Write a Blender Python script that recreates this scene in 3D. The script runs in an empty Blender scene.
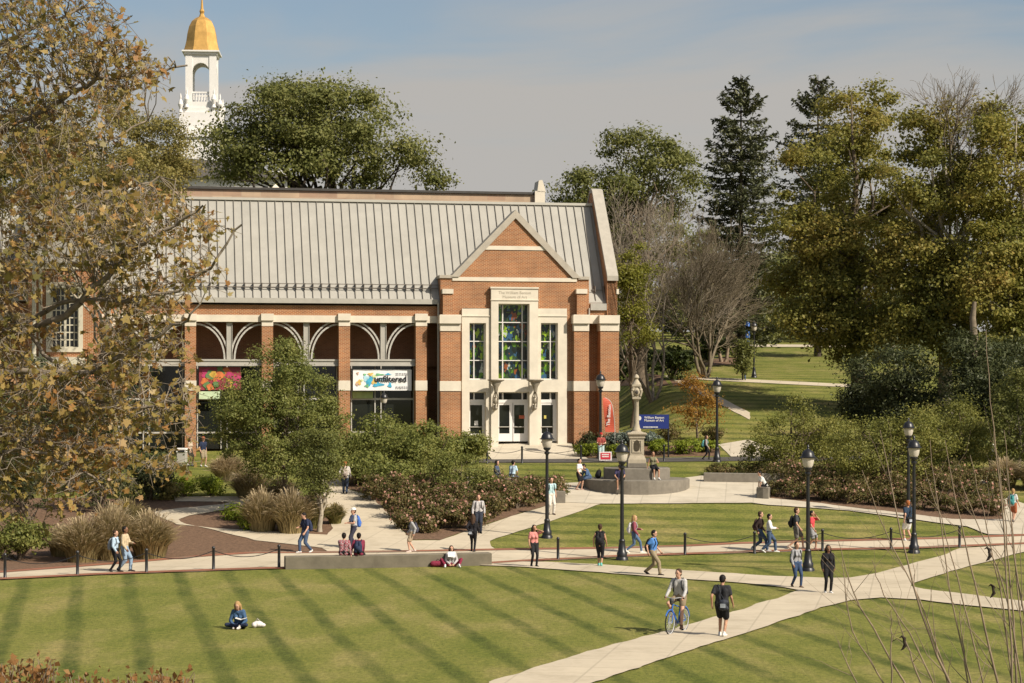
import bpy, bmesh, math, random
import numpy as np
from mathutils import Vector, Matrix, Quaternion
from mathutils.geometry import delaunay_2d_cdt
R = math.radians
rng = np.random.default_rng(7)
random.seed(7)
SC = bpy.context.scene
COL = SC.collection
F = 2000.0; CX = 512.0; CY = 394.0; CAMZ = 6.9

# ---------------------------------------------------------------- terrain
def _table(knots):
    ys = np.arange(0, 3200, 0.25)
    k = np.array(knots, float)
    v = np.interp(ys, k[:, 0], k[:, 1])
    n = 13; ker = np.hanning(n + 2)[1:-1]; ker /= ker.sum()
    v = np.convolve(np.pad(v, n // 2, mode='edge'), ker, 'valid')
    return ys, v
_near = [(0, 5.1), (10, 5.0), (20, 3.6), (30, 1.7), (40, .25), (46, 0), (83, 0.02), (89, .42), (96, 1.0), (103, 1.72), (107, 2.2), (115, 2.85), (120.5, 3.05)]
TYL, TVL = _table(_near + [(125, 3.95), (150, 3.95), (200, 7), (300, 12), (420, 17), (900, 24), (3200, 30)])
TYR, TVR = _table(_near + [(124, 3.5), (135, 4.7), (170, 8.26), (230, 12.5), (300, 16), (420, 20), (900, 26), (3200, 30)])
def H(X, Y):
    X = np.asarray(X, float); Y = np.asarray(Y, float)
    b = np.clip((X - 7.5) / 5.5, 0, 1); b = b * b * (3 - 2 * b)
    return np.interp(Y, TYL, TVL) * (1 - b) + np.interp(Y, TYR, TVR) * b
def h(X, Y): return float(H(X, Y))
def G(x, y):
    "point of the ground seen at photo position x, y"
    t = np.arange(44, 420, 0.25)
    d = CAMZ - (y - CY) / F * t - H((x - CX) / F * t, t)
    i = int(np.argmax(d <= 0))
    if d[i] > 0: i = len(t) - 1
    a = t[i - 1]; b = t[i]
    if i > 0 and d[i - 1] > 0: tt = a + (b - a) * d[i - 1] / (d[i - 1] - d[i])
    else: tt = b
    return Vector(((x - CX) / F * tt, tt, h((x - CX) / F * tt, tt)))
def W(x, y, D): return Vector(((x - CX) / F * D, D, CAMZ - (y - CY) / F * D))

# ---------------------------------------------------------------- materials
def _nt(name):
    m = bpy.data.materials.new(name); m.use_nodes = True
    nt = m.node_tree; p = nt.nodes['Principled BSDF']
    return m, nt, p
def _n(nt, t, **kw):
    n = nt.nodes.new(t)
    for k, v in kw.items(): setattr(n, k, v)
    return n
def rgba(c): return (c[0], c[1], c[2], 1)
def ramp(nt, cols, interp='LINEAR'):
    r = _n(nt, 'ShaderNodeValToRGB'); e = r.color_ramp
    e.interpolation = interp
    while len(e.elements) < len(cols): e.elements.new(0.5)
    for i, (p, c) in enumerate(cols):
        e.elements[i].position = p; e.elements[i].color = rgba(c)
    return r
def mat(name, c, rough=.75, var=.18, scale=3., bump=0., metal=0., spec=.3, detail=5):
    m, nt, p = _nt(name)
    p.inputs['Roughness'].default_value = rough; p.inputs['Metallic'].default_value = metal
    p.inputs['Specular IOR Level'].default_value = spec
    tc = _n(nt, 'ShaderNodeTexCoord'); nz = _n(nt, 'ShaderNodeTexNoise')
    nz.inputs['Scale'].default_value = scale; nz.inputs['Detail'].default_value = detail
    nz.inputs['Roughness'].default_value = .65
    nt.links.new(tc.outputs['Object'], nz.inputs['Vector'])
    lo = [v * (1 - var) for v in c]; hi = [min(v * (1 + var), 1) for v in c]
    r = ramp(nt, [(.3, lo), (.7, hi)])
    nt.links.new(nz.outputs['Fac'], r.inputs['Fac']); nt.links.new(r.outputs['Color'], p.inputs['Base Color'])
    if bump:
        b = _n(nt, 'ShaderNodeBump'); b.inputs['Strength'].default_value = bump; b.inputs['Distance'].default_value = .05
        nt.links.new(nz.outputs['Fac'], b.inputs['Height']); nt.links.new(b.outputs['Normal'], p.inputs['Normal'])
    return m
def brick_mat(name, c1, c2, mortar, bw=.23, bh=.078, ms=.011, rough=.85, big=.25):
    m, nt, p = _nt(name); p.inputs['Roughness'].default_value = rough; p.inputs['Specular IOR Level'].default_value = .2
    tc = _n(nt, 'ShaderNodeTexCoord'); s = _n(nt, 'ShaderNodeSeparateXYZ'); ad = _n(nt, 'ShaderNodeMath', operation='ADD'); cb = _n(nt, 'ShaderNodeCombineXYZ')
    L = nt.links.new
    L(tc.outputs['Object'], s.inputs[0]); L(s.outputs['X'], ad.inputs[0]); L(s.outputs['Y'], ad.inputs[1]); L(ad.outputs[0], cb.inputs['X']); L(s.outputs['Z'], cb.inputs['Y'])
    b = _n(nt, 'ShaderNodeTexBrick'); b.inputs['Color1'].default_value = rgba(c1); b.inputs['Color2'].default_value = rgba(c2); b.inputs['Mortar'].default_value = rgba(mortar)
    b.inputs['Scale'].default_value = 1; b.inputs['Mortar Size'].default_value = ms; b.inputs['Brick Width'].default_value = bw; b.inputs['Row Height'].default_value = bh; b.inputs['Bias'].default_value = -.1
    L(cb.outputs[0], b.inputs['Vector'])
    nz = _n(nt, 'ShaderNodeTexNoise'); nz.inputs['Scale'].default_value = .7; nz.inputs['Detail'].default_value = 6; L(tc.outputs['Object'], nz.inputs['Vector'])
    r = ramp(nt, [(.3, (1 - big,) * 3), (.7, (1.08, 1.05, 1.02))]); L(nz.outputs['Fac'], r.inputs['Fac'])
    mx = _n(nt, 'ShaderNodeMix', data_type='RGBA', blend_type='MULTIPLY'); mx.inputs['Factor'].default_value = 1
    L(b.outputs['Color'], mx.inputs['A']); L(r.outputs['Color'], mx.inputs['B']); L(mx.outputs['Result'], p.inputs['Base Color'])
    bp = _n(nt, 'ShaderNodeBump'); bp.inputs['Strength'].default_value = .3; bp.inputs['Distance'].default_value = .01; bp.invert = True
    L(b.outputs['Fac'], bp.inputs['Height']); L(bp.outputs['Normal'], p.inputs['Normal'])
    return m
def concrete_mat(name, c, joint=1.6, rot=.2, jc=.8):
    m, nt, p = _nt(name); p.inputs['Roughness'].default_value = .9; p.inputs['Specular IOR Level'].default_value = .2
    L = nt.links.new
    tc = _n(nt, 'ShaderNodeTexCoord'); mp = _n(nt, 'ShaderNodeMapping'); mp.inputs['Rotation'].default_value = (0, 0, rot)
    L(tc.outputs['Object'], mp.inputs['Vector'])
    b = _n(nt, 'ShaderNodeTexBrick'); b.offset = 0
    b.inputs['Color1'].default_value = rgba(c); b.inputs['Color2'].default_value = rgba([v * .93 for v in c]); b.inputs['Mortar'].default_value = rgba([v * jc for v in c])
    b.inputs['Scale'].default_value = 1; b.inputs['Mortar Size'].default_value = .03; b.inputs['Brick Width'].default_value = joint; b.inputs['Row Height'].default_value = joint
    L(mp.outputs[0], b.inputs['Vector'])
    nz = _n(nt, 'ShaderNodeTexNoise'); nz.inputs['Scale'].default_value = .55; nz.inputs['Detail'].default_value = 10; nz.inputs['Roughness'].default_value = .78; L(tc.outputs['Object'], nz.inputs['Vector'])
    r = ramp(nt, [(.28, (.74, .72, .68)), (.5, (.98, .97, .96)), (.7, (1.08, 1.07, 1.05))]); L(nz.outputs['Fac'], r.inputs['Fac'])
    mx = _n(nt, 'ShaderNodeMix', data_type='RGBA', blend_type='MULTIPLY'); mx.inputs['Factor'].default_value = 1
    L(b.outputs['Color'], mx.inputs['A']); L(r.outputs['Color'], mx.inputs['B']); L(mx.outputs['Result'], p.inputs['Base Color'])
    return m
def leaf_mat(name, cols, trans=.3, rough=.55, clump=.42, cscale=.38, spec=.25):
    m, nt, p = _nt(name); L = nt.links.new
    p.inputs['Roughness'].default_value = rough; p.inputs['Specular IOR Level'].default_value = spec
    g = _n(nt, 'ShaderNodeNewGeometry'); tc = _n(nt, 'ShaderNodeTexCoord')
    nz = _n(nt, 'ShaderNodeTexNoise'); nz.inputs['Scale'].default_value = cscale; nz.inputs['Detail'].default_value = 3; L(tc.outputs['Object'], nz.inputs['Vector'])
    mx = _n(nt, 'ShaderNodeMix', data_type='FLOAT'); mx.inputs['Factor'].default_value = clump
    st = _n(nt, 'ShaderNodeMapRange'); st.inputs['From Min'].default_value = .33; st.inputs['From Max'].default_value = .67; L(nz.outputs['Fac'], st.inputs['Value'])
    L(g.outputs['Random Per Island'], mx.inputs['A']); L(st.outputs['Result'], mx.inputs['B'])
    n = len(cols); r = ramp(nt, [(i / max(n - 1, 1), c) for i, c in enumerate(cols)]); L(mx.outputs['Result'], r.inputs['Fac'])
    L(r.outputs['Color'], p.inputs['Base Color'])
    tr = _n(nt, 'ShaderNodeBsdfTranslucent'); L(r.outputs['Color'], tr.inputs['Color'])
    ms = _n(nt, 'ShaderNodeMixShader'); ms.inputs['Fac'].default_value = trans
    L(p.outputs[0], ms.inputs[1]); L(tr.outputs[0], ms.inputs[2]); L(ms.outputs[0], nt.nodes['Material Output'].inputs['Surface'])
    return m

# ---------------------------------------------------------------- mesh helpers
class MB:
    def __init__(s): s.v = []; s.f = []; s.m = []; s.mi = 0; s.sm = False
    def add(s, vs, fs):
        o = len(s.v); s.v += [tuple(p) for p in vs]
        for f in fs: s.f.append(tuple(i + o for i in f)); s.m.append(s.mi)
        return s
    def box(s, x0, x1, y0, y1, z0, z1):
        return s.add([(x0, y0, z0), (x1, y0, z0), (x1, y1, z0), (x0, y1, z0), (x0, y0, z1), (x1, y0, z1), (x1, y1, z1), (x0, y1, z1)],
                     [(0, 3, 2, 1), (4, 5, 6, 7), (0, 1, 5, 4), (1, 2, 6, 5), (2, 3, 7, 6), (3, 0, 4, 7)])
    def tube(s, pts, rad, seg=8, cap=True):
        pts = [Vector(p) for p in pts]
        if not hasattr(rad, '__len__'): rad = [rad] * len(pts)
        o = len(s.v); ref = None
        for i, p in enumerate(pts):
            t = (pts[min(i + 1, len(pts) - 1)] - pts[max(i - 1, 0)]).normalized()
            if ref is None: ref = Vector((1, 0, 0)) if abs(t.x) < .8 else Vector((0, 1, 0))
            a = (ref - t * ref.dot(t)).normalized(); b = t.cross(a); ref = a
            for k in range(seg):
                an = 2 * math.pi * k / seg
                q = p + (a * math.cos(an) + b * math.sin(an)) * rad[i]; s.v.append(tuple(q))
        for i in range(len(pts) - 1):
            for k in range(seg):
                k2 = (k + 1) % seg
                s.f.append((o + i * seg + k, o + i * seg + k2, o + (i + 1) * seg + k2, o + (i + 1) * seg + k)); s.m.append(s.mi)
        if cap:
            s.f.append(tuple(o + k for k in reversed(range(seg)))); s.m.append(s.mi)
            e = o + (len(pts) - 1) * seg
            s.f.append(tuple(e + k for k in range(seg))); s.m.append(s.mi)
        return s
    def lathe(s, prof, c=(0, 0, 0), seg=16, sx=1., sy=1., rot=0.):
        o = len(s.v); n = len(prof)
        for r, z in prof:
            for k in range(seg):
                an = rot + 2 * math.pi * k / seg
                s.v.append((c[0] + r * math.cos(an) * sx, c[1] + r * math.sin(an) * sy, c[2] + z))
        for i in range(n - 1):
            for k in range(seg):
                k2 = (k + 1) % seg
                s.f.append((o + i * seg + k, o + i * seg + k2, o + (i + 1) * seg + k2, o + (i + 1) * seg + k)); s.m.append(s.mi)
        s.f.append(tuple(o + k for k in reversed(range(seg)))); s.m.append(s.mi)
        s.f.append(tuple(o + (n - 1) * seg + k for k in range(seg))); s.m.append(s.mi)
        return s
    def prism(s, poly, y0, y1):
        "polygon in x,z extruded along y"
        n = len(poly); vs = [(x, y0, z) for x, z in poly] + [(x, y1, z) for x, z in poly]
        fs = [tuple(range(n)), tuple(n + i for i in reversed(range(n)))] + [(i, i + n, (i + 1) % n + n, (i + 1) % n) for i in range(n)]
        return s.add(vs, fs)
    def sphere(s, c, r, sc=(1, 1, 1), seg=12, rings=8):
        prof = [(max(math.sin(math.pi * i / rings), .001), -math.cos(math.pi * i / rings)) for i in range(rings + 1)]
        o = len(s.v); s.lathe(prof, seg=seg)
        for i in range(o, len(s.v)):
            x, y, z = s.v[i]; s.v[i] = (c[0] + x * r * sc[0], c[1] + y * r * sc[1], c[2] + z * r * sc[2])
        return s
    def build(s, name, mats, parent=None, smooth=False, loc=None, rz=0, bevel=0):
        me = bpy.data.meshes.new(name); me.from_pydata(s.v, [], s.f)
        if not isinstance(mats, (list, tuple)): mats = [mats]
        for m in mats: me.materials.append(m)
        if len(mats) > 1: me.polygons.foreach_set('material_index', s.m)
        bm = bmesh.new(); bm.from_mesh(me); bmesh.ops.recalc_face_normals(bm, faces=bm.faces)
        if bevel:
            es = [e for e in bm.edges if len(e.link_faces) == 2 and e.calc_face_angle(0) > .6]
            bmesh.ops.bevel(bm, geom=es, offset=bevel, segments=1, affect='EDGES', clamp_overlap=True)
        bm.to_mesh(me); bm.free()
        if smooth:
            me.polygons.foreach_set('use_smooth', [True] * len(me.polygons)); me.set_sharp_from_angle(angle=R(40))
        o = bpy.data.objects.new(name, me); COL.objects.link(o)
        if parent: o.parent = parent
        if loc is not None: o.location = loc
        if rz: o.rotation_euler.z = rz
        return o
def np_mesh(name, V, Fq, m, parent=None, smooth=False, loc=None):
    "V (n,3), Fq (k,c) all faces with c corners"
    me = bpy.data.meshes.new(name); V = np.ascontiguousarray(V, np.float32); Fq = np.ascontiguousarray(Fq, np.int32)
    k, c = Fq.shape
    me.vertices.add(len(V)); me.vertices.foreach_set('co', V.ravel())
    me.loops.add(k * c); me.loops.foreach_set('vertex_index', Fq.ravel())
    me.polygons.add(k); me.polygons.foreach_set('loop_start', np.arange(0, k * c, c, dtype=np.int32))
    if smooth: me.polygons.foreach_set('use_smooth', np.ones(k, bool))
    me.update(calc_edges=True)
    me.materials.append(m)
    o = bpy.data.objects.new(name, me); COL.objects.link(o)
    if parent: o.parent = parent
    if loc is not None: o.location = loc
    return o
def tag(o, label, cat=None, group=None, kind=None):
    if label: o['label'] = label
    if cat: o['category'] = cat
    if group: o['group'] = group
    if kind: o['kind'] = kind
    return o
def thing(name, label, cat, loc=(0, 0, 0), rz=0, group=None):
    o = bpy.data.objects.new(name, None); COL.objects.link(o); o.empty_display_size = .3
    o.location = loc; o.rotation_euler.z = rz
    return tag(o, label, cat, group)
def copy_tree(o, parent=None):
    c = o.copy(); COL.objects.link(c)
    if parent: c.parent = parent
    for ch in list(o.children): copy_tree(ch, c)
    return c
def struct(o, label=None): o['kind'] = 'structure'; o['label'] = label or o.name.replace('_', ' '); return o

# ---------------------------------------------------------------- palette
brick = brick_mat('red_brick', (.34, .112, .036), (.215, .066, .026), (.44, .31, .19), ms=.015)
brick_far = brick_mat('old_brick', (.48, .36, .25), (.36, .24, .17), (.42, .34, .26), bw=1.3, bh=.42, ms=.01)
stone = mat('limestone', (.60, .54, .44), .85, .10, 1.2)
roofm = mat('metal_roof', (.325, .31, .275), .55, .09, .8, spec=.3)
seamm = mat('roof_seam_shade', (.19, .175, .15), .6, .05, 1)  # roof tone darkened to paint in the shaded side of the ribs
greym = mat('grey_metal', (.36, .34, .30), .5, .1, 2, spec=.4)
darkbrown = mat('dark_void', (.02, .017, .014), .9, .2, 2)
white = mat('white_paint', (.66, .64, .61), .5, .05, 2)
cream = mat('cream_paint', (.50, .46, .36), .55, .06, 2)
gold = mat('gold_leaf', (.56, .33, .10), .5, .2, 1.2, metal=.5)
blackm = mat('black_paint', (.014, .014, .016), .38, .25, 3, spec=.5)
conc = concrete_mat('path_concrete', (.51, .44, .33))
conc2 = concrete_mat('plaza_concrete', (.51, .455, .36), 1.4, .12)
paver = brick_mat('brick_paver', (.30, .125, .075), (.24, .10, .06), (.25, .17, .12), bw=.2, bh=.1)
asph = mat('asphalt', (.075, .068, .062), .9, .25, 3)
mulchm = mat('bark_mulch', (.14, .083, .05), .95, .45, 7, bump=.5, detail=10)
wallconc = mat('weathered_concrete', (.15, .13, .095), .9, .22, 1.4, bump=.1)
granite = mat('grey_granite', (.175, .155, .125), .85, .18, 3)
limeston2 = mat('pale_granite', (.36, .31, .23), .85, .15, 4)
def glass_mat(name, c=(.012, .014, .013), rough=.06):
    m, nt, p = _nt(name); p.inputs['Base Color'].default_value = rgba(c); p.inputs['Roughness'].default_value = rough; p.inputs['Specular IOR Level'].default_value = .5
    return m
glass = glass_mat('window_glass')
def art_glass():
    m, nt, p = _nt('art_glass'); L = nt.links.new
    p.inputs['Roughness'].default_value = .15
    tc = _n(nt, 'ShaderNodeTexCoord'); mp = _n(nt, 'ShaderNodeMapping'); mp.inputs['Scale'].default_value = (1.8, 0, 1.1)
    L(tc.outputs['Object'], mp.inputs['Vector'])
    nz0 = _n(nt, 'ShaderNodeTexNoise'); nz0.inputs['Scale'].default_value = 2.2; L(mp.outputs[0], nz0.inputs['Vector'])
    va = _n(nt, 'ShaderNodeVectorMath', operation='ADD'); L(mp.outputs[0], va.inputs[0]); L(nz0.outputs['Color'], va.inputs[1])
    v = _n(nt, 'ShaderNodeTexVoronoi'); v.inputs['Scale'].default_value = 2.6; L(va.outputs[0], v.inputs['Vector'])
    s = _n(nt, 'ShaderNodeSeparateColor'); L(v.outputs['Color'], s.inputs[0])
    r = ramp(nt, [(0, (.012, .018, .012)), (.22, (.03, .06, .02)), (.36, (.07, .17, .015)), (.46, (.22, .34, .02)), (.54, (.012, .03, .04)), (.66, (.03, .08, .15)), (.76, (.16, .26, .02)), (.83, (.20, .06, .02)), (.88, (.012, .02, .02)), (.955, (.36, .40, .36))], 'CONSTANT')
    L(s.outputs[0], r.inputs['Fac']); L(r.outputs['Color'], p.inputs['Base Color'])
    return m
artglass = art_glass()

# ---------------------------------------------------------------- lawn (one sheet to the horizon)
def lawn_mat():
    m, nt, p = _nt('mown_grass'); L = nt.links.new
    p.inputs['Roughness'].default_value = .9; p.inputs['Specular IOR Level'].default_value = .1
    tc = _n(nt, 'ShaderNodeTexCoord'); s = _n(nt, 'ShaderNodeSeparateXYZ'); L(tc.outputs['Object'], s.inputs[0])
    def noise(sc, det=4, stretch=None, rg=.6):
        n = _n(nt, 'ShaderNodeTexNoise'); n.inputs['Scale'].default_value = sc; n.inputs['Detail'].default_value = det; n.inputs['Roughness'].default_value = rg
        if stretch:
            mp = _n(nt, 'ShaderNodeMapping'); mp.inputs['Scale'].default_value = stretch; L(tc.outputs['Object'], mp.inputs['Vector']); L(mp.outputs[0], n.inputs['Vector'])
        else: L(tc.outputs['Object'], n.inputs['Vector'])
        return n
    wob = noise(.12, 2); wobr = _n(nt, 'ShaderNodeMath', operation='MULTIPLY'); L(wob.outputs['Fac'], wobr.inputs[0]); wobr.inputs[1].default_value = .38
    def stripe(dx, dy, per, lo, hi, amp):
        # coordinate across the mowing direction
        a = _n(nt, 'ShaderNodeMath', operation='MULTIPLY'); L(s.outputs['X'], a.inputs[0]); a.inputs[1].default_value = dx
        b = _n(nt, 'ShaderNodeMath', operation='MULTIPLY_ADD'); L(s.outputs['Y'], b.inputs[0]); b.inputs[1].default_value = dy; L(a.outputs[0], b.inputs[2])
        c = _n(nt, 'ShaderNodeMath', operation='ADD'); L(b.outputs[0], c.inputs[0]); b.inputs[1].default_value = dy; L(wobr.outputs[0], c.inputs[1])
        d = _n(nt, 'ShaderNodeMath', operation='MULTIPLY'); L(c.outputs[0], d.inputs[0]); d.inputs[1].default_value = 2 * math.pi / per
        e = _n(nt, 'ShaderNodeMath', operation='SINE'); L(d.outputs[0], e.inputs[0])
        f = _n(nt, 'ShaderNodeMapRange'); L(e.outputs[0], f.inputs['Value'])
        f.inputs['From Min'].default_value = lo; f.inputs['From Max'].default_value = hi; f.inputs['To Min'].default_value = amp; f.inputs['To Max'].default_value = 0
        return f
    s1 = stripe(.98, .204, 1.87, -.92, -.45, .88)
    s2 = stripe(.16, .985, 2.6, -.5, -.05, .8)
    gt = _n(nt, 'ShaderNodeMath', operation='GREATER_THAN'); L(s.outputs['Y'], gt.inputs[0]); gt.inputs[1].default_value = 79.5
    sel = _n(nt, 'ShaderNodeMix', data_type='FLOAT'); L(gt.outputs[0], sel.inputs['Factor']); L(s1.outputs[0], sel.inputs['A']); L(s2.outputs[0], sel.inputs['B'])
    fade = noise(.22, 3); fr = _n(nt, 'ShaderNodeMapRange'); L(fade.outputs['Fac'], fr.inputs['Value']); fr.inputs['From Min'].default_value = .35; fr.inputs['From Max'].default_value = .62; fr.inputs['To Min'].default_value = .45
    sf = _n(nt, 'ShaderNodeMath', operation='MULTIPLY'); L(sel.outputs[0], sf.inputs[0]); L(fr.outputs[0], sf.inputs[1]); brk = noise(1.6, 7, (1, .5, 1), .8); bkr = _n(nt, 'ShaderNodeMapRange'); L(brk.outputs['Fac'], bkr.inputs['Value']); bkr.inputs['From Min'].default_value = .36; bkr.inputs['From Max'].default_value = .58; bkr.inputs['To Min'].default_value = .42; sf2 = _n(nt, 'ShaderNodeMath', operation='MULTIPLY'); L(sf.outputs[0], sf2.inputs[0]); L(bkr.outputs[0], sf2.inputs[1]); sf = sf2
    dry = noise(.35, 7, (1, .45, 1), .68)
    base = ramp(nt, [(.30, (.118, .138, .026)), (.5, (.175, .175, .044)), (.68, (.26, .22, .082))]); L(dry.outputs['Fac'], base.inputs['Fac'])
    mx = _n(nt, 'ShaderNodeMix', data_type='RGBA'); L(sf.outputs[0], mx.inputs['Factor']); L(base.outputs['Color'], mx.inputs['A']); mx.inputs['B'].default_value = (.050, .070, .016, 1)
    fine = noise(7, 8, (1, .55, 1), .85); fr2 = ramp(nt, [(.3, (.40, .46, .38)), (.5, (1, 1, 1)), (.70, (1.62, 1.5, 1.3))]); L(fine.outputs['Fac'], fr2.inputs['Fac'])
    m2 = _n(nt, 'ShaderNodeMix', data_type='RGBA', blend_type='MULTIPLY'); m2.inputs['Factor'].default_value = 1
    L(mx.outputs['Result'], m2.inputs['A']); L(fr2.outputs['Color'], m2.inputs['B']); L(m2.outputs['Result'], p.inputs['Base Color'])
    bn = noise(9, 6, (1, .6, 1), .8); bp = _n(nt, 'ShaderNodeBump'); bp.inputs['Strength'].default_value = .75; bp.inputs['Distance'].default_value = .06; L(bn.outputs['Fac'], bp.inputs['Height']); L(bp.outputs['Normal'], p.inputs['Normal'])
    return m
grassm = lawn_mat()
def make_lawn():
    xs = np.unique(np.concatenate([np.array([-3000, -1500, -800, -400, -250, -180, -140, -110]), np.arange(-90, 111, 1.0), np.array([120, 140, 170, 220, 300, 500, 900, 1600, 3000])]))
    ys = np.unique(np.concatenate([np.array([-300, -100, -30, -10, 0]), np.arange(4, 180, .75), np.arange(180, 430, 4), np.array([450, 500, 600, 800, 1200, 2000, 3100])]))
    XX, YY = np.meshgrid(xs, ys); ZZ = H(XX, YY)
    V = np.stack([XX, YY, ZZ], -1).reshape(-1, 3); n = len(xs); k = len(ys)
    i = np.arange(n - 1)[None, :] + n * np.arange(k - 1)[:, None]
    Fq = np.stack([i, i + 1, i + 1 + n, i + n], -1).reshape(-1, 4)
    return struct(np_mesh('lawn', V, Fq, grassm, smooth=True), 'mown green lawn and rising grass slope')
make_lawn()

def drape(name, poly, m, dz, label=None, px=True, step=.8, kind='structure'):
    pts = []
    n = len(poly)
    if px:
        for i in range(n):
            a = poly[i]; b = poly[(i + 1) % n]; L_ = max(abs(a[0] - b[0]), 6 * abs(a[1] - b[1])); q = max(1, int(L_ / 14))
            for j in range(q):
                t = j / q; g = G(a[0] + (b[0] - a[0]) * t, a[1] + (b[1] - a[1]) * t); pts.append((g.x, g.y))
    else:
        for i in range(n):
            a = poly[i]; b = poly[(i + 1) % n]; q = max(1, int(math.dist(a, b) / step))
            for j in range(q): t = j / q; pts.append((a[0] + (b[0] - a[0]) * t, a[1] + (b[1] - a[1]) * t))
    P = np.array(pts)
    if name in ('path', 'promenade', 'walk', 'mulch_bed', 'plaza'): P = P + np.random.default_rng(len(P)).normal(size=P.shape) * .035
    x0, y0 = P.min(0); x1, y1 = P.max(0)
    gx, gy = np.meshgrid(np.arange(x0, x1, step * 1.25), np.arange(y0, y1, step)); g = np.stack([gx.ravel(), gy.ravel()], 1)
    ins = np.zeros(len(g), bool); dmin = np.full(len(g), 1e9)
    for i in range(len(P)):
        a = P[i]; b = P[(i + 1) % len(P)]
        c = ((a[1] > g[:, 1]) != (b[1] > g[:, 1]))
        with np.errstate(divide='ignore', invalid='ignore'):
            xi = (b[0] - a[0]) * (g[:, 1] - a[1]) / (b[1] - a[1]) + a[0]
        ins ^= c & (g[:, 0] < xi)
        dmin = np.minimum(dmin, np.hypot(g[:, 0] - a[0], g[:, 1] - a[1]))
    g = g[ins & (dmin > step * .35)]
    vs = [Vector(p) for p in P] + [Vector(p) for p in g]
    es = [(i, (i + 1) % len(P)) for i in range(len(P))]
    ov, oe, of, *_ = delaunay_2d_cdt(vs, es, [], 1, 1e-4)
    me = bpy.data.meshes.new(name)
    vv = [(v.x, v.y, h(v.x, v.y) + dz) for v in ov]
    me.from_pydata(vv, [], of)
    for pl in me.polygons:
        if pl.normal.z < 0: pl.flip()
    me.materials.append(m)
    o = bpy.data.objects.new(name, me); COL.objects.link(o)
    o['kind'] = kind; o['label'] = label or name.replace('_', ' ')
    return o
def band(name, line, m, dz, w, label=None):
    "strip w pixels tall below a photo line"
    return drape(name, list(line) + [(x, y + w) for x, y in reversed(line)], m, dz, label)
promTop = [(-60, 575), (0, 572), (120, 563), (213, 555), (256, 552.5), (330, 552), (390, 551.5), (520, 549), (600, 548), (680, 546), (740, 543), (860, 540), (940, 538), (1024, 535), (1080, 533)]
promBot = [(-60, 584), (0, 580.5), (100, 575.5), (213, 571.5), (256, 570), (380, 567.5), (490, 564.5), (520, 562.5), (620, 557.5), (680, 555.5), (740, 553.5), (820, 551), (908, 549.6), (950, 548), (1024, 545), (1080, 544)]
drape('promenade', promTop + promBot[::-1], conc, .030, 'pale concrete promenade edged with brick')
band('brick_edging', promTop, paver, .046, 1.7, 'thin red brick band along the back edge of the promenade')
band('brick_edging', [(x, y - 1.7) for x, y in promBot], paver, .046, 1.7, 'thin red brick band along the front edge of the promenade')
drape('path', [(490, 564.5), (520, 562.5), (545, 562.5), (600, 565), (650, 569), (700, 572), (768, 576.5), (820, 578.5), (849, 578.5), (877, 574), (916, 563), (940, 557), (960, 549), (1024, 545), (1080, 543), (1080, 549), (1024, 552.5), (951, 572), (925, 580), (911, 584.5), (910, 587), (925, 590), (955, 593.5), (1024, 602), (1080, 609), (1080, 620), (1024, 612), (955, 605), (920, 600.5), (881, 598.5), (851, 601), (821, 608.5), (768, 627), (679, 655), (595, 683), (540, 702), (455, 702), (490, 683), (580, 655), (662, 633), (715, 618), (768, 602), (799, 591), (787, 588), (740, 583.5), (680, 579.5), (600, 573), (512, 567), (480, 566)], conc, .038, 'branching pale concrete footpath crossing the front lawn')
drape('walk', [(321, 478), (337, 478), (348, 490), (369, 496), (385, 511), (400, 528), (412, 541), (440, 541), (455, 536), (485, 526), (512, 517), (540, 508.5), (565, 500.5), (604, 503.5), (545, 523.5), (512, 534), (489, 541.5), (492, 547), (497, 551), (330, 552.5), (322, 549), (326, 536), (333, 529), (324, 500)], conc, .034, 'wide concrete walk between the planting beds')
drape('walk', [(300, 534), (256, 531), (215, 529), (177, 525), (165, 520), (156, 516), (156, 512), (180, 509), (222, 505), (248, 498), (300, 490), (300, 496), (256, 504), (222, 511), (190, 516), (178, 520), (186, 525), (215, 531), (256, 541), (290, 545), (330, 549.5), (330, 536)], conc, .042, 'narrow curving concrete walk through the mulch beds')
drape('walk', [(174, 497.5), (210, 497), (250, 497.3), (250, 503), (225, 502.5), (176, 502)], conc, .046, 'short concrete walk behind the mulch beds')
drape('plaza', [(520, 488), (545, 485), (575, 483.5), (620, 481), (674, 480), (704, 476), (770, 482), (770, 499), (820, 504), (868, 510), (910, 514.5), (951, 520), (1003, 520), (1003, 506), (965, 494), (968, 491), (1000, 497), (1024, 504), (1080, 512), (1080, 534), (988, 535.5), (968, 527.5), (901, 518.5), (850, 511.5), (768, 505.5), (752, 503.5), (679, 504), (604, 504.5), (560, 503)], conc2, .048, 'pale concrete plaza around the monument with its side walk')
drape('walk', [(921, 478.5), (995, 481), (995, 485), (921, 482.5)], conc, .03, 'short concrete walk behind the right rose bed')
drape('service_road', [(430, 461.5), (480, 463), (560, 463), (640, 462.5), (760, 461), (900, 461), (900, 456), (760, 457.3), (640, 458), (587, 458.5), (560, 459), (480, 459.5), (430, 458)], asph, .03, 'narrow dark asphalt service road behind the lawn')
drape('forecourt', [(477, 442), (571, 441.6), (573, 449), (588, 459.3), (492, 460)], conc2, .04, 'pale concrete forecourt in front of the museum doors')
drape('walk', [(718, 445), (747, 440), (786, 451.5), (777, 457), (731, 457)], conc2, .034, 'pale concrete walk behind the service road')
drape('walk', [(664, 376), (672, 376), (712, 393), (750, 413), (750, 420), (716, 403), (690, 389)], conc, .034, 'concrete walk climbing the right lawn')
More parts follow.
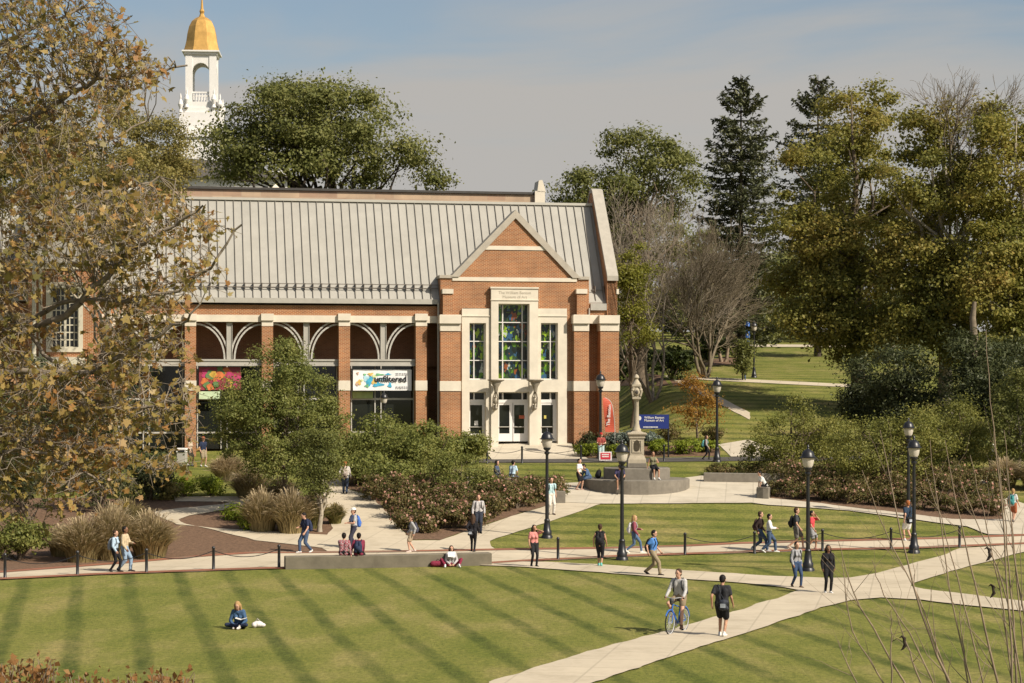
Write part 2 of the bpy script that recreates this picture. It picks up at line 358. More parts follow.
drape('walk', [(690, 376.5), (703, 377.4), (848, 384.5), (900, 387), (900, 390), (848, 387.6), (703, 380.2), (690, 379)], conc, .038, 'concrete walk crossing the upper lawn')
drape('walk', [(720, 344.6), (900, 345.6), (900, 348), (720, 347)], conc, .06, 'concrete walk along the top of the upper lawn')
mul = 'dark bark mulch planting bed'
drape('mulch_bed', [(-60, 574), (-60, 500), (60, 498), (170, 500), (330, 496), (337, 531), (331, 540), (333, 551), (256, 552), (213, 554.5), (120, 562.5), (0, 571.5)], mulchm, .018, 'dark bark mulch bed behind the left promenade')
drape('mulch_bed', [(349, 489), (369, 495), (400, 527), (412, 540), (440, 540), (512, 516), (565, 500), (560, 494), (500, 490), (470, 484), (430, 472), (380, 470), (345, 476)], mulchm, .018, 'dark bark mulch bed under the left rose bushes')
drape('mulch_bed', [(770, 499), (868, 509), (951, 519.5), (1004, 519.5), (1004, 507), (960, 493), (900, 486), (820, 484), (770, 487)], mulchm, .018, 'dark bark mulch bed under the right rose bushes')
drape('mulch_bed', [(610, 386), (690, 386), (690, 380), (650, 374), (612, 376)], mulchm, .018, 'bark mulch bed under the bare tree')
drape('mulch_bed', [(700, 366), (748, 364), (735, 357), (705, 360)], mulchm, .018, 'bark mulch ring around the leaning tree')
drape('mulch_bed', [(576, 458), (720, 456), (720, 446), (640, 446), (576, 447)], mulchm, .018, 'bark mulch bed beside the museum corner')

# ---------------------------------------------------------------- camera, sky, sun
cam = bpy.data.cameras.new('camera'); co = bpy.data.objects.new('camera', cam); COL.objects.link(co)
co.location = (0, 0, CAMZ); co.rotation_euler = (R(90), 0, 0)
cam.sensor_width = 36; cam.lens = F / 1024 * 36; cam.shift_y = (CY - 341.5) / 1024; cam.clip_start = .5; cam.clip_end = 6000
SC.camera = co
SUN_EL = 40; SUN_DIR = Vector((.80, -.60, 0)).normalized()
sd = Vector((SUN_DIR.x * math.cos(R(SUN_EL)), SUN_DIR.y * math.cos(R(SUN_EL)), math.sin(R(SUN_EL))))
sun = bpy.data.lights.new('sun', 'SUN'); sun.energy = 5.0; sun.angle = R(.5); sun.color = (1, .91, .77)
so = bpy.data.objects.new('sun', sun); COL.objects.link(so); so.location = (60, -40, 80)
so.rotation_euler = (-sd).to_track_quat('-Z', 'Y').to_euler()
def make_world():
    w = bpy.data.worlds.new('World'); SC.world = w; w.use_nodes = True; nt = w.node_tree; L = nt.links.new
    bg = nt.nodes['Background']; bg.inputs['Strength'].default_value = .092
    sky = _n(nt, 'ShaderNodeTexSky', sky_type='NISHITA'); sky.sun_disc = False; sky.sun_elevation = R(SUN_EL); sky.sun_rotation = math.atan2(SUN_DIR.x, SUN_DIR.y)
    sky.air_density = 1.0; sky.dust_density = 2.2; sky.ozone_density = 1.2
    tc = _n(nt, 'ShaderNodeTexCoord'); mp = _n(nt, 'ShaderNodeMapping'); mp.inputs['Scale'].default_value = (3.4, 3.4, 17); mp.inputs['Rotation'].default_value = (0, R(4), 0); mp.inputs['Location'].default_value = (3.3, 1.1, .55)
    L(tc.outputs['Generated'], mp.inputs['Vector'])
    nz = _n(nt, 'ShaderNodeTexNoise'); nz.inputs['Scale'].default_value = 1.0; nz.inputs['Detail'].default_value = 6; nz.inputs['Roughness'].default_value = .5; nz.inputs['Distortion'].default_value = .4
    L(mp.outputs[0], nz.inputs['Vector'])
    s = _n(nt, 'ShaderNodeSeparateXYZ'); L(tc.outputs['Generated'], s.inputs[0])
    hz = _n(nt, 'ShaderNodeMapRange'); L(s.outputs['Z'], hz.inputs['Value']); hz.inputs['From Min'].default_value = .09; hz.inputs['From Max'].default_value = .20; hz.inputs['To Min'].default_value = .20; hz.inputs['To Max'].default_value = -.10
    ad = _n(nt, 'ShaderNodeMath', operation='ADD'); L(nz.outputs['Fac'], ad.inputs[0]); L(hz.outputs[0], ad.inputs[1])
    r = ramp(nt, [(.38, (.12, .12, .12)), (.64, (1, 1, 1))]); r.color_ramp.interpolation = 'EASE'; L(ad.outputs[0], r.inputs['Fac'])
    mx = _n(nt, 'ShaderNodeMix', data_type='RGBA'); L(r.outputs['Color'], mx.inputs['Factor'])
    tint = _n(nt, 'ShaderNodeMix', data_type='RGBA', blend_type='MULTIPLY'); tint.inputs['Factor'].default_value = 1; L(sky.outputs[0], tint.inputs['A']); tint.inputs['B'].default_value = (.96, .96, .92, 1)
    L(tint.outputs['Result'], mx.inputs['A']); mx.inputs['B'].default_value = (4.05, 3.9, 3.7, 1)
    L(mx.outputs['Result'], bg.inputs['Color'])
make_world()
SC.view_settings.view_transform = 'Standard'; SC.view_settings.look = 'None'; SC.view_settings.exposure = .36; SC.view_settings.gamma = 1
SC.render.engine = 'CYCLES'; SC.cycles.max_bounces = 6; SC.cycles.transparent_max_bounces = 4; SC.cycles.use_denoising = True

# ================================================================ people
_mc = {}
def cmat(c, rough=.8, pat=None):
    k = (tuple(c), rough, pat)
    if k in _mc: return _mc[k]
    if pat is None: m = mat('cloth', c, rough, .22, 11, bump=.55, spec=.2)
    else:
        m, nt, p = _nt('patterned_cloth'); L = nt.links.new; p.inputs['Roughness'].default_value = .85
        tc = _n(nt, 'ShaderNodeTexCoord')
        ck = _n(nt, 'ShaderNodeTexChecker') if pat[0] == 'plaid' else _n(nt, 'ShaderNodeTexWave')
        if pat[0] == 'plaid': ck.inputs['Scale'].default_value = 17; ck.inputs['Color1'].default_value = rgba(c); ck.inputs['Color2'].default_value = rgba(pat[1]); out = ck.outputs['Color']
        else:
            ck.bands_direction = 'Z'; ck.inputs['Scale'].default_value = 6; r = ramp(nt, [(.4, c), (.6, pat[1])]); L(ck.outputs['Fac'], r.inputs['Fac']); out = r.outputs['Color']
        L(tc.outputs['Object'], ck.inputs['Vector']); L(out, p.inputs['Base Color'])
    _mc[k] = m; return m
SK = {'fair': (.50, .29, .20), 'tan': (.40, .22, .14), 'brown': (.20, .10, .06), 'dark': (.09, .045, .03)}
V3 = lambda *a: Vector(a)
class Vol:
    "overlapping closed tapered limbs, later fused into one surface"
    def __init__(s): s.mb = MB(); s.extra = None
    def cone(s, a, b, ra, rb, n=10, k=3):
        a, b = Vector(a), Vector(b); d = b - a
        if d.length < 1e-5: d = V3(0, 0, 1e-4)
        t = d.normalized(); pts, rad = [], []
        for i in range(k): an = math.pi / 2 * (i + .25) / k; pts.append(a - t * ra * math.cos(an)); rad.append(ra * math.sin(an))
        pts.append(a); rad.append(ra); pts.append(b); rad.append(rb)
        for i in reversed(range(k)): an = math.pi / 2 * (i + .25) / k; pts.append(b + t * rb * math.cos(an)); rad.append(rb * math.sin(an))
        s.mb.tube(pts, rad, n); return s
    def ball(s, c, r, sc=(1, 1, 1)): s.mb.sphere(c, r, sc, 12, 8); return s
    def chain(s, ps, rs):
        for i in range(len(ps) - 1): s.cone(ps[i], ps[i + 1], rs[i], rs[i + 1])
        return s
_pending = []
def fuse(vol, name, m, parent, vox=.02, extra=None, smooth=2):
    o = vol.mb.build(name, m, parent)
    md = o.modifiers.new('fuse', 'REMESH'); md.mode = 'VOXEL'; md.voxel_size = vox; md.use_smooth_shade = True
    if smooth: s2 = o.modifiers.new('soft', 'SMOOTH'); s2.iterations = smooth; s2.factor = .5
    _pending.append((o, extra, m)); return o
def flush_people():
    bpy.context.view_layer.update(); dg = bpy.context.evaluated_depsgraph_get()
    res = []
    for o, ex, m in _pending: res.append(bpy.data.meshes.new_from_object(o.evaluated_get(dg)))
    for (o, ex, m), me in zip(_pending, res):
        old = o.data; o.modifiers.clear()
        if ex is not None and len(ex.v):
            vs = [tuple(v.co) for v in me.vertices]; fs = [tuple(p.vertices) for p in me.polygons]; k = len(vs)
            me2 = bpy.data.meshes.new(o.name); me2.from_pydata(vs + ex.v, [], fs + [tuple(i + k for i in f) for f in ex.f]); me2.materials.append(m); bpy.data.meshes.remove(me); me = me2
        me.name = o.name.split('.')[0]; me.polygons.foreach_set('use_smooth', [True] * len(me.polygons)); o.data = me; bpy.data.meshes.remove(old)
    _pending.clear()
def ik(a, c, l1, l2, hint):
    a, c, hint = Vector(a), Vector(c), Vector(hint); d = c - a; L_ = d.length; mx = (l1 + l2) * .998
    if L_ > mx: c = a + d * (mx / L_); d = c - a; L_ = mx
    x = (l1 * l1 - l2 * l2 + L_ * L_) / (2 * L_); y = math.sqrt(max(l1 * l1 - x * x, 0)); t = d / L_
    hh = hint - t * hint.dot(t); hh = hh.normalized() if hh.length > 1e-4 else V3(1, 0, 0)
    return a + t * x + hh * y, c
SHRT, LONG = 'short', 'long'
def person(loc, Hm, face, label, top=((.5, .5, .5), LONG), bot=((.05, .07, .12), LONG), shoe=(.6, .6, .6), hair=((.03, .02, .015), SHRT), skin='fair', stride=.2, lead=1, arms=('hang', 'hang'), swing=.25, lean=3, seat=None, legs=None, bag=None, cap=None, fem=False, head=(0, 0), toppat=None, group=None, hold=None):
    """loc ground point; face degrees: 0 towards the camera, 90 to the right; local forward is -y, left is +x"""
    sk = cmat(SK[skin], .55); S = Hm / 1.75
    t = thing('person', label, 'person', loc, R(face), group); t.scale = (S, S, S)
    sw = .155 if fem else .18; hwid = .095
    hz = .92
    if seat is None: hz = .085 + math.sqrt(max(.838 ** 2 - stride ** 2 * .8, .3)); pel = V3(0, 0, hz)
    else: pel = V3(0, 0, seat / S + .10)
    if legs and legs[0] == 'abs': pel = Vector(legs[1])
    lm_ = Matrix.Rotation(R(lean), 3, 'X')   # +x rotation tips the top towards -y for lean>0
    up = lambda x, y, z: pel + lm_ @ V3(x, y, z)
    hips = {s: pel + V3(s * hwid, 0, -.02) for s in (-1, 1)}
    ank, kne, fdir, fpit = {}, {}, {}, {}
    for s in (-1, 1):
        if legs and legs[0] == 'abs': c = Vector(legs[2][0 if s < 0 else 1]); hint = V3(s * legs[3], -1, .35)
        elif seat is None:
            f = lead * s; c = V3(s * (.075 if fem else .09), -f * stride, .085 if f > 0 or stride < .1 else .085 + stride * .22); hint = V3(0, -1, 0)
        elif legs is None or legs[0] == 'down':
            c = V3(s * .12, -.44 + (0 if s > 0 else .06), .085 + (legs[1] / S if legs else 0)); hint = V3(s * .15, -1, .6)
        elif legs[0] == 'cross': c = V3(-s * .10, -.34 + s * .03, .09); hint = V3(s * 1.6, -.6, .25)
        elif legs[0] == 'wide': c = V3(s * .30, -.46, .09); hint = V3(s * 1.0, -.3, .75)
        elif legs[0] == 'bent': c = V3(s * .13, -.56 + s * .05, .085); hint = V3(s * .35, -.4, 1)
        elif legs[0] == 'out': c = V3(s * .10 - .05, -.74, .09); hint = V3(s * .3, 0, 1)
        k_, c = ik(hips[s], c, .435, .425, hint); kne[s], ank[s] = k_, c
    if seat is None and not (legs and legs[0] == 'abs'):
        pass
    ch = up(0, .01, .34); nk = up(0, .015, .50); hd_r = Matrix.Rotation(R(head[1]), 3, 'Z') @ Matrix.Rotation(R(head[0]) + R(lean) * .3, 3, 'X')
    hc = nk + V3(0, 0, .03) + hd_r @ V3(0, -.015, .15); hp = lambda x, y, z: hc + hd_r @ V3(x, y, z)
    sho = {s: up(s * sw, .01, .465) for s in (-1, 1)}
    elb, wri = {}, {}
    for i, s in enumerate((-1, 1)):
        a = arms[i]; hint = V3(s * .35, 1, -.2)
        if a == 'hang': q = swing * (-lead * s) if stride > .05 else 0; c = sho[s] + V3(s * .09, -math.sin(q) * .52 - .05, -math.cos(q) * .515)
        elif a == 'phone': c = hp(s * .12, -.06, -.06); hint = V3(s * .9, -.45, -1)
        elif a == 'hold': c = up(s * .10, -.30, .20); hint = V3(s * .7, .5, -.6)
        elif a == 'read': c = up(s * .09, -.30, .10); hint = V3(s * .8, .3, -.5)
        elif a == 'strap': c = up(s * .13, -.14, .36); hint = V3(s * .9, .1, -.8)
        elif a == 'pocket': c = pel + V3(s * .19, -.06, .03); hint = V3(s * .7, 1, 0)
        elif a == 'prop': c = pel + V3(s * .32, .12, -.08); hint = V3(s, .8, .2)
        elif a == 'knee': c = kne[s] + V3(-s * .02, .03, .08); hint = V3(s, .4, -.3)
        elif a == 'front': c = sho[s] + V3(-s * .05, -.40, -.16); hint = V3(s * .6, .2, -1)
        elif a == 'face': c = hp(s * .05, -.15, -.08); hint = V3(s * .7, -.3, -1)
        else: c = Vector(a)
        elb[s], wri[s] = ik(sho[s], c, .30, .265, hint)
    # ---- body
    b = Vol()
    b.ball(hp(0, -.005, .015), .105, (.80, .98, 1.05)); b.ball(hp(0, -.035, -.055), .072, (.85, .95, 1.0)); b.ball(hp(0, -.105, -.012), .017, (.8, 1.2, 1.5))
    for s in (-1, 1): b.ball(hp(s * .088, .008, 0), .026, (.5, .9, 1.2))
    b.cone(nk - V3(0, 0, .03), hp(0, .012, -.06), .054, .05)
    b.cone(sho[-1], sho[1], .055, .055); b.cone(up(-.07, 0, .36), up(-.06, 0, .08), .095, .085); b.cone(up(.07, 0, .36), up(.06, 0, .08), .095, .085); b.cone(hips[-1], hips[1], .095, .095)
    ex = MB()
    for s in (-1, 1):
        b.chain([sho[s], elb[s], wri[s]], [.048, .039, .028]); d = (wri[s] - elb[s]).normalized()
        b.chain([hips[s], kne[s], ank[s]], [.085, .055, .036]); b.cone(kne[s].lerp(ank[s], .15), kne[s].lerp(ank[s], .45), .05, .05)
        side = V3(0, 1, 0) if abs(d.z) > .6 else V3(1, 0, 0)
        side = (side - d * side.dot(d)).normalized(); nrm = d.cross(side); pc = wri[s] + d * .045
        b.cone(wri[s] + side * .012, pc + side * .02, .022, .022); b.cone(wri[s] - side * .012, pc - side * .02, .022, .022)
        inn = nrm if nrm.dot(pel - wri[s]) > 0 else -nrm
        for q, (o_, ln) in enumerate(((-.030, .060), (-.010, .072), (.010, .068), (.030, .055))):
            p0 = pc + side * o_ + d * .005; p1 = p0 + d * ln * .55 + inn * .008; p2 = p1 + d * ln * .35 + inn * .022; ex.tube([p0, p1, p2], [.0095, .0088, .007], 6)
        sg = -1 if side.y > .5 else s
        p0 = wri[s] - side * .025 + d * .015; p1 = p0 - side * .022 + d * .03 + inn * .012; ex.tube([p0, p1, p1 + d * .028 + inn * .008], [.012, .010, .008], 6)
    fuse(b, 'body', sk, t, .0175, ex, 1)
    for s in (-1, 1): MB().sphere(hp(s * .034, -.094, .012), .011, (1.2, .6, .7), 8, 6).build('eye', cmat((.02, .015, .012), .3), t); MB().tube([hp(s * .018, -.100, .034), hp(s * .052, -.088, .036)], .005, 5).build('eyebrow', cmat((.03, .02, .015), .6), t)
    MB().tube([hp(-.022, -.098, -.062), hp(0, -.104, -.064), hp(.022, -.098, -.062)], .006, 5).build('mouth', cmat((.26, .08, .06)), t)
    # ---- top
    col, sl = top; v = Vol(); tm = cmat(col, .85, toppat)
    v.cone(up(-sw + .02, .01, .455), up(sw - .02, .01, .455), .078, .078); tw = .085 if fem else .095
    for s in (-1, 1):
        v.chain([up(s * tw, .008, .37), up(s * (tw - .018), 0, .17), up(s * (tw - .005), .005, -.01)], [.122 if not fem else .112, .110 if not fem else .096, .118])
    if fem: v.ball(up(-.07, -.09, .32), .065).ball(up(.07, -.09, .32), .065)
    v.cone(nk - V3(0, 0, .06), nk - V3(0, 0, .02), .085, .066)
    for s in (-1, 1):
        if sl == LONG: v.chain([sho[s], elb[s], elb[s].lerp(wri[s], .93)], [.072, .057, .046])
        elif sl == SHRT: v.cone(sho[s], sho[s].lerp(elb[s], .62), .072, .066)
    fuse(v, 'shirt', tm, t, .021)
    # ---- bottom
    col, ln = bot; v = Vol(); v.cone(hips[-1] + V3(0, 0, .05), hips[1] + V3(0, 0, .05), .118, .118)
    for s in (-1, 1):
        kw = .80 if fem else 1.
        if ln == LONG: v.chain([hips[s], kne[s], kne[s].lerp(ank[s], .93)], [.112, .078 * kw, .062 * kw])
        elif ln == 'capri': v.chain([hips[s], kne[s], kne[s].lerp(ank[s], .35)], [.11, .07, .062])
        elif ln == 'skirt': v.cone(hips[s], hips[s].lerp(kne[s], .72), .12, .12)
        else: v.chain([hips[s], hips[s].lerp(kne[s], .80 if ln == SHRT else .5)], [.118, .098])
    fuse(v, 'skirt' if ln == 'skirt' else 'trousers' if ln in (LONG, 'capri') else 'shorts', cmat(col, .85), t, .021)
    # ---- shoes
    for s in (-1, 1):
        a = ank[s]; sd_ = (a - kne[s]); yaw = s * .16
        fw = V3(math.sin(yaw), -math.cos(yaw), 0); drop = 0
        if seat is None and lead * s < 0 and stride > .12: fw = (fw + V3(0, 0, -.55)).normalized(); 
        v = Vol(); h0 = a + V3(0, .015, -.035); v.cone(h0 - fw * .03, h0 + fw * .10 + V3(0, 0, -.008), .046, .043); v.cone(h0 + fw * .10 + V3(0, 0, -.01), h0 + fw * .165 + V3(0, 0, -.015), .042, .034); v.cone(a + V3(0, 0, .02), h0, .047, .046)
        fuse(v, 'shoe', cmat(shoe, .5), t, .017, None, 1)
    # ---- hair / cap
    hcq, hs = hair; v = Vol()
    v.ball(hp(0, .022, .035), .108, (.90, 1.0, 1.02)); v.ball(hp(0, .04, -.01), .09, (.92, .9, 1.1))
    if hs == LONG: 
        v.cone(hp(-.055, .055, -.02), hp(-.06, .075, -.26), .062, .045); v.cone(hp(.055, .055, -.02), hp(.06, .075, -.26), .062, .045); v.cone(hp(0, .07, -.02), hp(0, .10, -.30), .07, .05)
        for s in (-1, 1): v.cone(hp(s * .08, .0, .02), hp(s * .105, -.01, -.22), .035, .028)
    elif hs == 'bun': v.ball(hp(0, .10, .08), .05)
    elif hs == 'tail': v.cone(hp(0, .10, .05), hp(0, .15, -.16), .035, .022)
    fuse(v, 'hair', cmat(hcq, .6), t, .018, None, 1)
    if cap:
        m = MB(); o0 = len(m.v)
        m.lathe([(.108, 0), (.107, .03), (.092, .07), (.06, .098), (.015, .108)], (0, 0, 0), 14)
        m.add([(-.07, -.09, .004), (.07, -.09, .004), (.06, -.17, -.012), (-.06, -.17, -.012), (-.07, -.09, .016), (.07, -.09, .016), (.06, -.17, 0), (-.06, -.17, 0)], [(0, 3, 2, 1), (4, 5, 6, 7), (0, 1, 5, 4), (1, 2, 6, 5), (2, 3, 7, 6), (3, 0, 4, 7)])
        m.v = [tuple(hp(x * .98, y * 1.06 + .008, z + .048)) for x, y, z in m.v]; m.build('cap', cmat(cap, .7), t, smooth=True)
    # ---- bag (its own thing)
    if bag:
        kind, bc, bl = bag; o = thing('backpack' if kind == 'pack' else 'shoulder_bag', bl, 'backpack' if kind == 'pack' else 'bag', loc, R(face)); o.scale = (S, S, S)
        if kind == 'pack':
            m = MB(); y0 = .115
            m.v = []; prof = [(.10, -.02), (.145, .03), (.15, .25), (.13, .36), (.07, .42)]
            vv = Vol(); 
            for sx in (-1, 1): vv.chain([up(sx * .085, y0 + .09, .07), up(sx * .08, y0 + .085, .28), up(sx * .05, y0 + .07, .42)], [.088, .085, .062])
            vv.ball(up(0, y0 + .165, .16), .10, (1.15, .6, 1.0)); fuse(vv, 'bag', cmat(bc, .7), o, .022)
            for sx in (-1, 1):
                MB().tube([up(sx * .10, y0 + .03, .40), up(sx * .115, .05, .545), up(sx * .115, -.085, .47), up(sx * .125, -.145, .32), up(sx * .165, -.07, .16), up(sx * .14, y0, .08)], .017, 6).build('strap', cmat([x * .6 for x in bc], .7), o)
            m = MB(); m.tube([up(-.04, y0 + .06, .47), up(0, y0 + .07, .51), up(.04, y0 + .06, .47)], .012, 6).build('handle', cmat([x * .6 for x in bc], .7), o)
        else:
            vv = Vol(); sx = kind
            vv.cone(up(sx * .16, .16, -.10), up(sx * .02, .19, -.10), .07, .07); vv.cone(up(sx * .16, .16, .06), up(sx * .02, .19, .06), .07, .07); vv.cone(up(sx * .09, .18, .06), up(sx * .09, .18, -.10), .085, .085); fuse(vv, 'bag', cmat(bc, .6), o, .022)
            MB().tube([up(sx * .14, .15, .06), up(-sx * .02, .145, .30), up(-sx * .10, .06, .545), up(-sx * .10, -.10, .45), up(sx * .12, -.145, .15), up(sx * .17, 0, .0), up(sx * .18, .12, .02)], .014, 6).build('strap', cmat([x * .7 for x in bc], .6), o)
            pk = MB(); pk.prism([(x_, z_) for x_, z_ in ((-.07, -.06), (.07, -.06), (.07, .05), (-.07, .05))], 0, .02); q = pk.build('pocket', cmat((.35, .38, .42), .5), o); q.location = up(sx * .09, .26, -.03)
    t['_j'] = 0; del t['_j']
    return t, dict(up=up, wri=wri, hc=hc, S=S, pel=pel)
BLK, NAVY, JEAN, KHAKI, WHT = (.012, .012, .014), (.02, .028, .06), (.055, .085, .15), (.25, .20, .13), (.62, .61, .58)
DKH, BRH, BLH, RDH = (.012, .009, .008), (.055, .03, .017), (.34, .21, .09), (.30, .10, .03)
def gp(x, y, up_=0): g = G(x, y); g.z += up_; return g
def mkpeople():
    person(gp(115, 572.5), 1.66, 72, 'woman in a pale blue top and dark trousers strolling right in a couple', ((.36, .46, .56), LONG), (BLK, LONG), BLK, (BRH, 'bun'), stride=.16, bag=('pack', (.20, .22, .25), 'grey backpack on the woman of the strolling couple'), fem=True)
    person(gp(124.5, 572), 1.80, 78, 'man in a beige top and pale jeans strolling right in a couple', ((.45, .36, .24), LONG), ((.22, .30, .40), LONG), (.05, .04, .04), (DKH, SHRT), stride=.2, skin='brown', arms=('hang', 'hold'))
    person(gp(240, 628), 1.66, -10, 'blond girl in a denim jacket sitting on the striped lawn reading', ((.05, .10, .19), LONG), (NAVY, LONG), (.6, .55, .52), (BLH, LONG), seat=.0, legs=('cross',), arms=('read', 'read'), lean=22, head=(24, 0), fem=True)
    bk = thing('book', 'open white book on the lap of the blond girl on the lawn', 'book', gp(241, 630, .30)); MB().add([(-.16, -.12, .05), (0, -.10, 0), (0, .10, 0), (-.16, .12, .05), (.16, -.12, .05), (.16, .12, .05), (-.16, -.12, .06), (0, -.10, .012), (0, .10, .012), (-.16, .12, .06), (.16, -.12, .06), (.16, .12, .06)], [(0, 3, 2, 1), (1, 2, 5, 4), (6, 7, 8, 9), (7, 10, 11, 8), (0, 1, 7, 6), (1, 4, 10, 7), (2, 3, 9, 8), (5, 2, 8, 11), (0, 6, 9, 3), (4, 5, 11, 10)]).build('pages', cmat(WHT), bk)
    sb = thing('tote_bag', 'small crumpled white bag lying on the lawn beside the reading girl', 'bag', gp(258, 627.5)); v = Vol(); v.ball((0, 0, .10), .13, (1.3, .9, .75)); v.ball((.12, .03, .07), .09, (1.2, .9, .7)); v.ball((-.1, -.05, .08), .09); fuse(v, 'cloth', cmat((.6, .56, .55)), sb, .02); MB().tube([(-.08, 0, .16), (-.02, -.03, .27), (.08, 0, .17)], .012, 6).build('handle', cmat((.4, .36, .36)), sb)
    person(gp(305.5, 553.2), 1.78, -55, 'man in a navy t-shirt and jeans walking left with head bowed', (NAVY, SHRT), (JEAN, LONG), WHT, (DKH, SHRT), stride=.22, lead=-1, arms=('hold', 'hang'), head=(22, 0), bag=('pack', NAVY, 'navy backpack on the man walking left'))
    for px, lb, tp, pt, hr, bg in ((343, 'person in a red plaid shirt sitting on the long low wall', ((.24, .03, .045), LONG), ('plaid', (.30, .22, .23)), (DKH, SHRT), None), (358, 'person in a maroon shirt sitting on the long low wall beside the plaid shirt', ((.20, .03, .06), LONG), None, (DKH, 'bun'), ('pack', NAVY, 'dark navy backpack worn by the maroon-shirted sitter'))):
        g = G(px, 568.8); g.y += .33; g.z = h(g.x, g.y)
        person(g, 1.74, 176, lb, tp, (BLK, LONG), BLK, hr, seat=.49, lean=9, arms=('prop', 'knee') if bg is None else ('knee', 'prop'), toppat=pt, bag=bg)
    person(gp(354, 549), 1.80, -65, 'man in a white cap and grey t-shirt walking behind the wall sitters', ((.34, .34, .34), SHRT), ((.04, .04, .06), LONG), WHT, (BRH, SHRT), stride=.15, arms=('hold', 'hold'), cap=(.68, .66, .62), bag=('pack', (.05, .13, .42), 'bright blue backpack on the man with the white cap'))
    person(gp(412, 552.5), 1.60, -82, 'student in a grey hoodie and tan shorts walking left past the rose bushes', ((.33, .33, .33), LONG), ((.36, .28, .19), SHRT), (.5, .4, .35), (BRH, SHRT), stride=.12, bag=('pack', (.05, .05, .07), 'charcoal backpack on the student in a grey hoodie'))
    g = gp(451, 566.6); person(g, 1.64, 8, 'woman in maroon trousers sitting against the low wall reading papers', ((.40, .38, .38), LONG), ((.19, .02, .045), LONG), (.6, .6, .6), (BRH, LONG), seat=0, legs=('wide',), arms=('read', 'read'), lean=12, fem=True)
    pp = thing('paper', 'white sheet of paper held by the woman in maroon trousers', 'paper', g + V3(0.04, -.38, .42)); MB().add([(-.15, 0, 0), (.15, 0, 0), (.15, .12, .20), (-.15, .12, .20), (-.15, .01, 0), (.15, .01, 0), (.15, .13, .20), (-.15, .13, .20)], [(0, 1, 2, 3), (4, 7, 6, 5), (0, 4, 5, 1), (1, 5, 6, 2), (2, 6, 7, 3), (3, 7, 4, 0)]).build('sheet', cmat((.7, .7, .68)), pp)
    mb_ = thing('duffel_bag', 'maroon bag lying on the grass beside the woman reading papers', 'bag', gp(438, 567)); v = Vol(); v.cone((-.2, 0, .13), (.2, .02, .13), .12, .13); fuse(v, 'bag', cmat((.20, .025, .05)), mb_, .025); MB().tube([(-.1, 0, .22), (0, -.03, .33), (.1, 0, .23)], .014, 6).build('handle', cmat((.05, .01, .02)), mb_)
    person(gp(473, 552), 1.62, 172, 'long-haired woman in a black jacket seen from behind near the roses', ((.016, .015, .018), LONG), (BLK, LONG), BLK, (BRH, LONG), stride=.09, fem=True, arms=('hang', 'pocket'), bag=(1, (.02, .02, .024), 'small black bag on the long-haired woman near the roses'))
    person(gp(478.5, 533.5), 1.80, 5, 'man in a pale grey sweater with dark straps walking beside the roses', ((.42, .40, .40), LONG), ((.03, .035, .05), LONG), BLK, ((.08, .03, .02), SHRT), stride=.12, bag=('pack', (.03, .03, .04), 'dark backpack worn by the man in a pale grey sweater'))
    person(gp(345, 494.3), 1.74, 178, 'red-haired person walking away up the walk to the museum', ((.50, .46, .42), LONG), ((.04, .055, .09), LONG), BLK, (RDH, 'tail'), stride=.12, bag=('pack', (.34, .28, .24), 'dusty tan backpack on the red-haired person'))
    for px, fc, lb, tp, hr in ((495, 70, 'dark-haired woman in denim seated on the curved plaza wall', ((.06, .08, .14), LONG), (DKH, LONG)), (512, 140, 'student in a pale blue shirt seated on the curved plaza wall', ((.42, .55, .64), SHRT), (DKH, SHRT))):
        g = G(px, 488.3); g.y += .2; g.z = h(g.x, g.y); person(g, 1.72, fc, lb, tp, ((.05, .06, .09), LONG), BLK, hr, seat=.55, lean=12, arms=('read', 'read'), fem=fc == 70)
    person(gp(551, 515), 1.84, 20, 'man in a pale aqua shirt and white trousers standing behind the lamp post', ((.38, .52, .54), SHRT), ((.58, .54, .48), LONG), (.08, .05, .04), (DKH, SHRT), stride=.08, bag=('pack', (.02, .03, .04), 'dark backpack on the man in a pale aqua shirt'), arms=('hang', 'hang'))
    person(gp(534, 567), 1.70, 18, 'woman in a pink top and dark leggings with phone at her ear', ((.56, .22, .20), 'half' if False else SHRT), ((.02, .02, .022), LONG), BLK, (DKH, LONG), stride=.10, arms=('hang', 'phone'), fem=True, skin='tan')
    person(gp(600, 566.5), 1.72, 168, 'woman in black capri leggings walking away with teal shoes', ((.02, .02, .022), 'none'), ((.015, .015, .018), 'capri'), (.12, .42, .38), (BRH, 'bun'), stride=.13, fem=True, bag=('pack', (.012, .012, .014), 'black backpack on the woman in capri leggings'), skin='tan')
    person(gp(634, 553.5), 1.70, 84, 'blond woman in a maroon top and jeans striding right', ((.17, .03, .06), LONG), ((.08, .13, .22), LONG), WHT, (BLH, LONG), stride=.33, fem=True, arms=('hang', 'hold'), bag=('pack', (.55, .53, .52), 'white patterned backpack on the blond striding woman'), toppat=('stripe', (.30, .08, .10)))
    person(gp(653, 575.5), 1.79, 66, 'man in a bright blue t-shirt and khaki trousers striding right', ((.07, .19, .46), SHRT), (KHAKI, LONG), (.03, .02, .02), (DKH, SHRT), stride=.31, lead=-1, arms=('hang', 'hang'), swing=.3, head=(8, 0), bag=('pack', BLK, 'black backpack on the man in the bright blue t-shirt'))
    person(gp(722, 637), 1.79, 160, 'man in a black t-shirt and black shorts walking away down the path', ((.03, .03, .034), SHRT), (BLK, SHRT), WHT, (DKH, SHRT), stride=.12, skin='tan', head=(18, 0), bag=(-1, (.03, .034, .045), 'black sling bag on the back of the man in black shorts'))
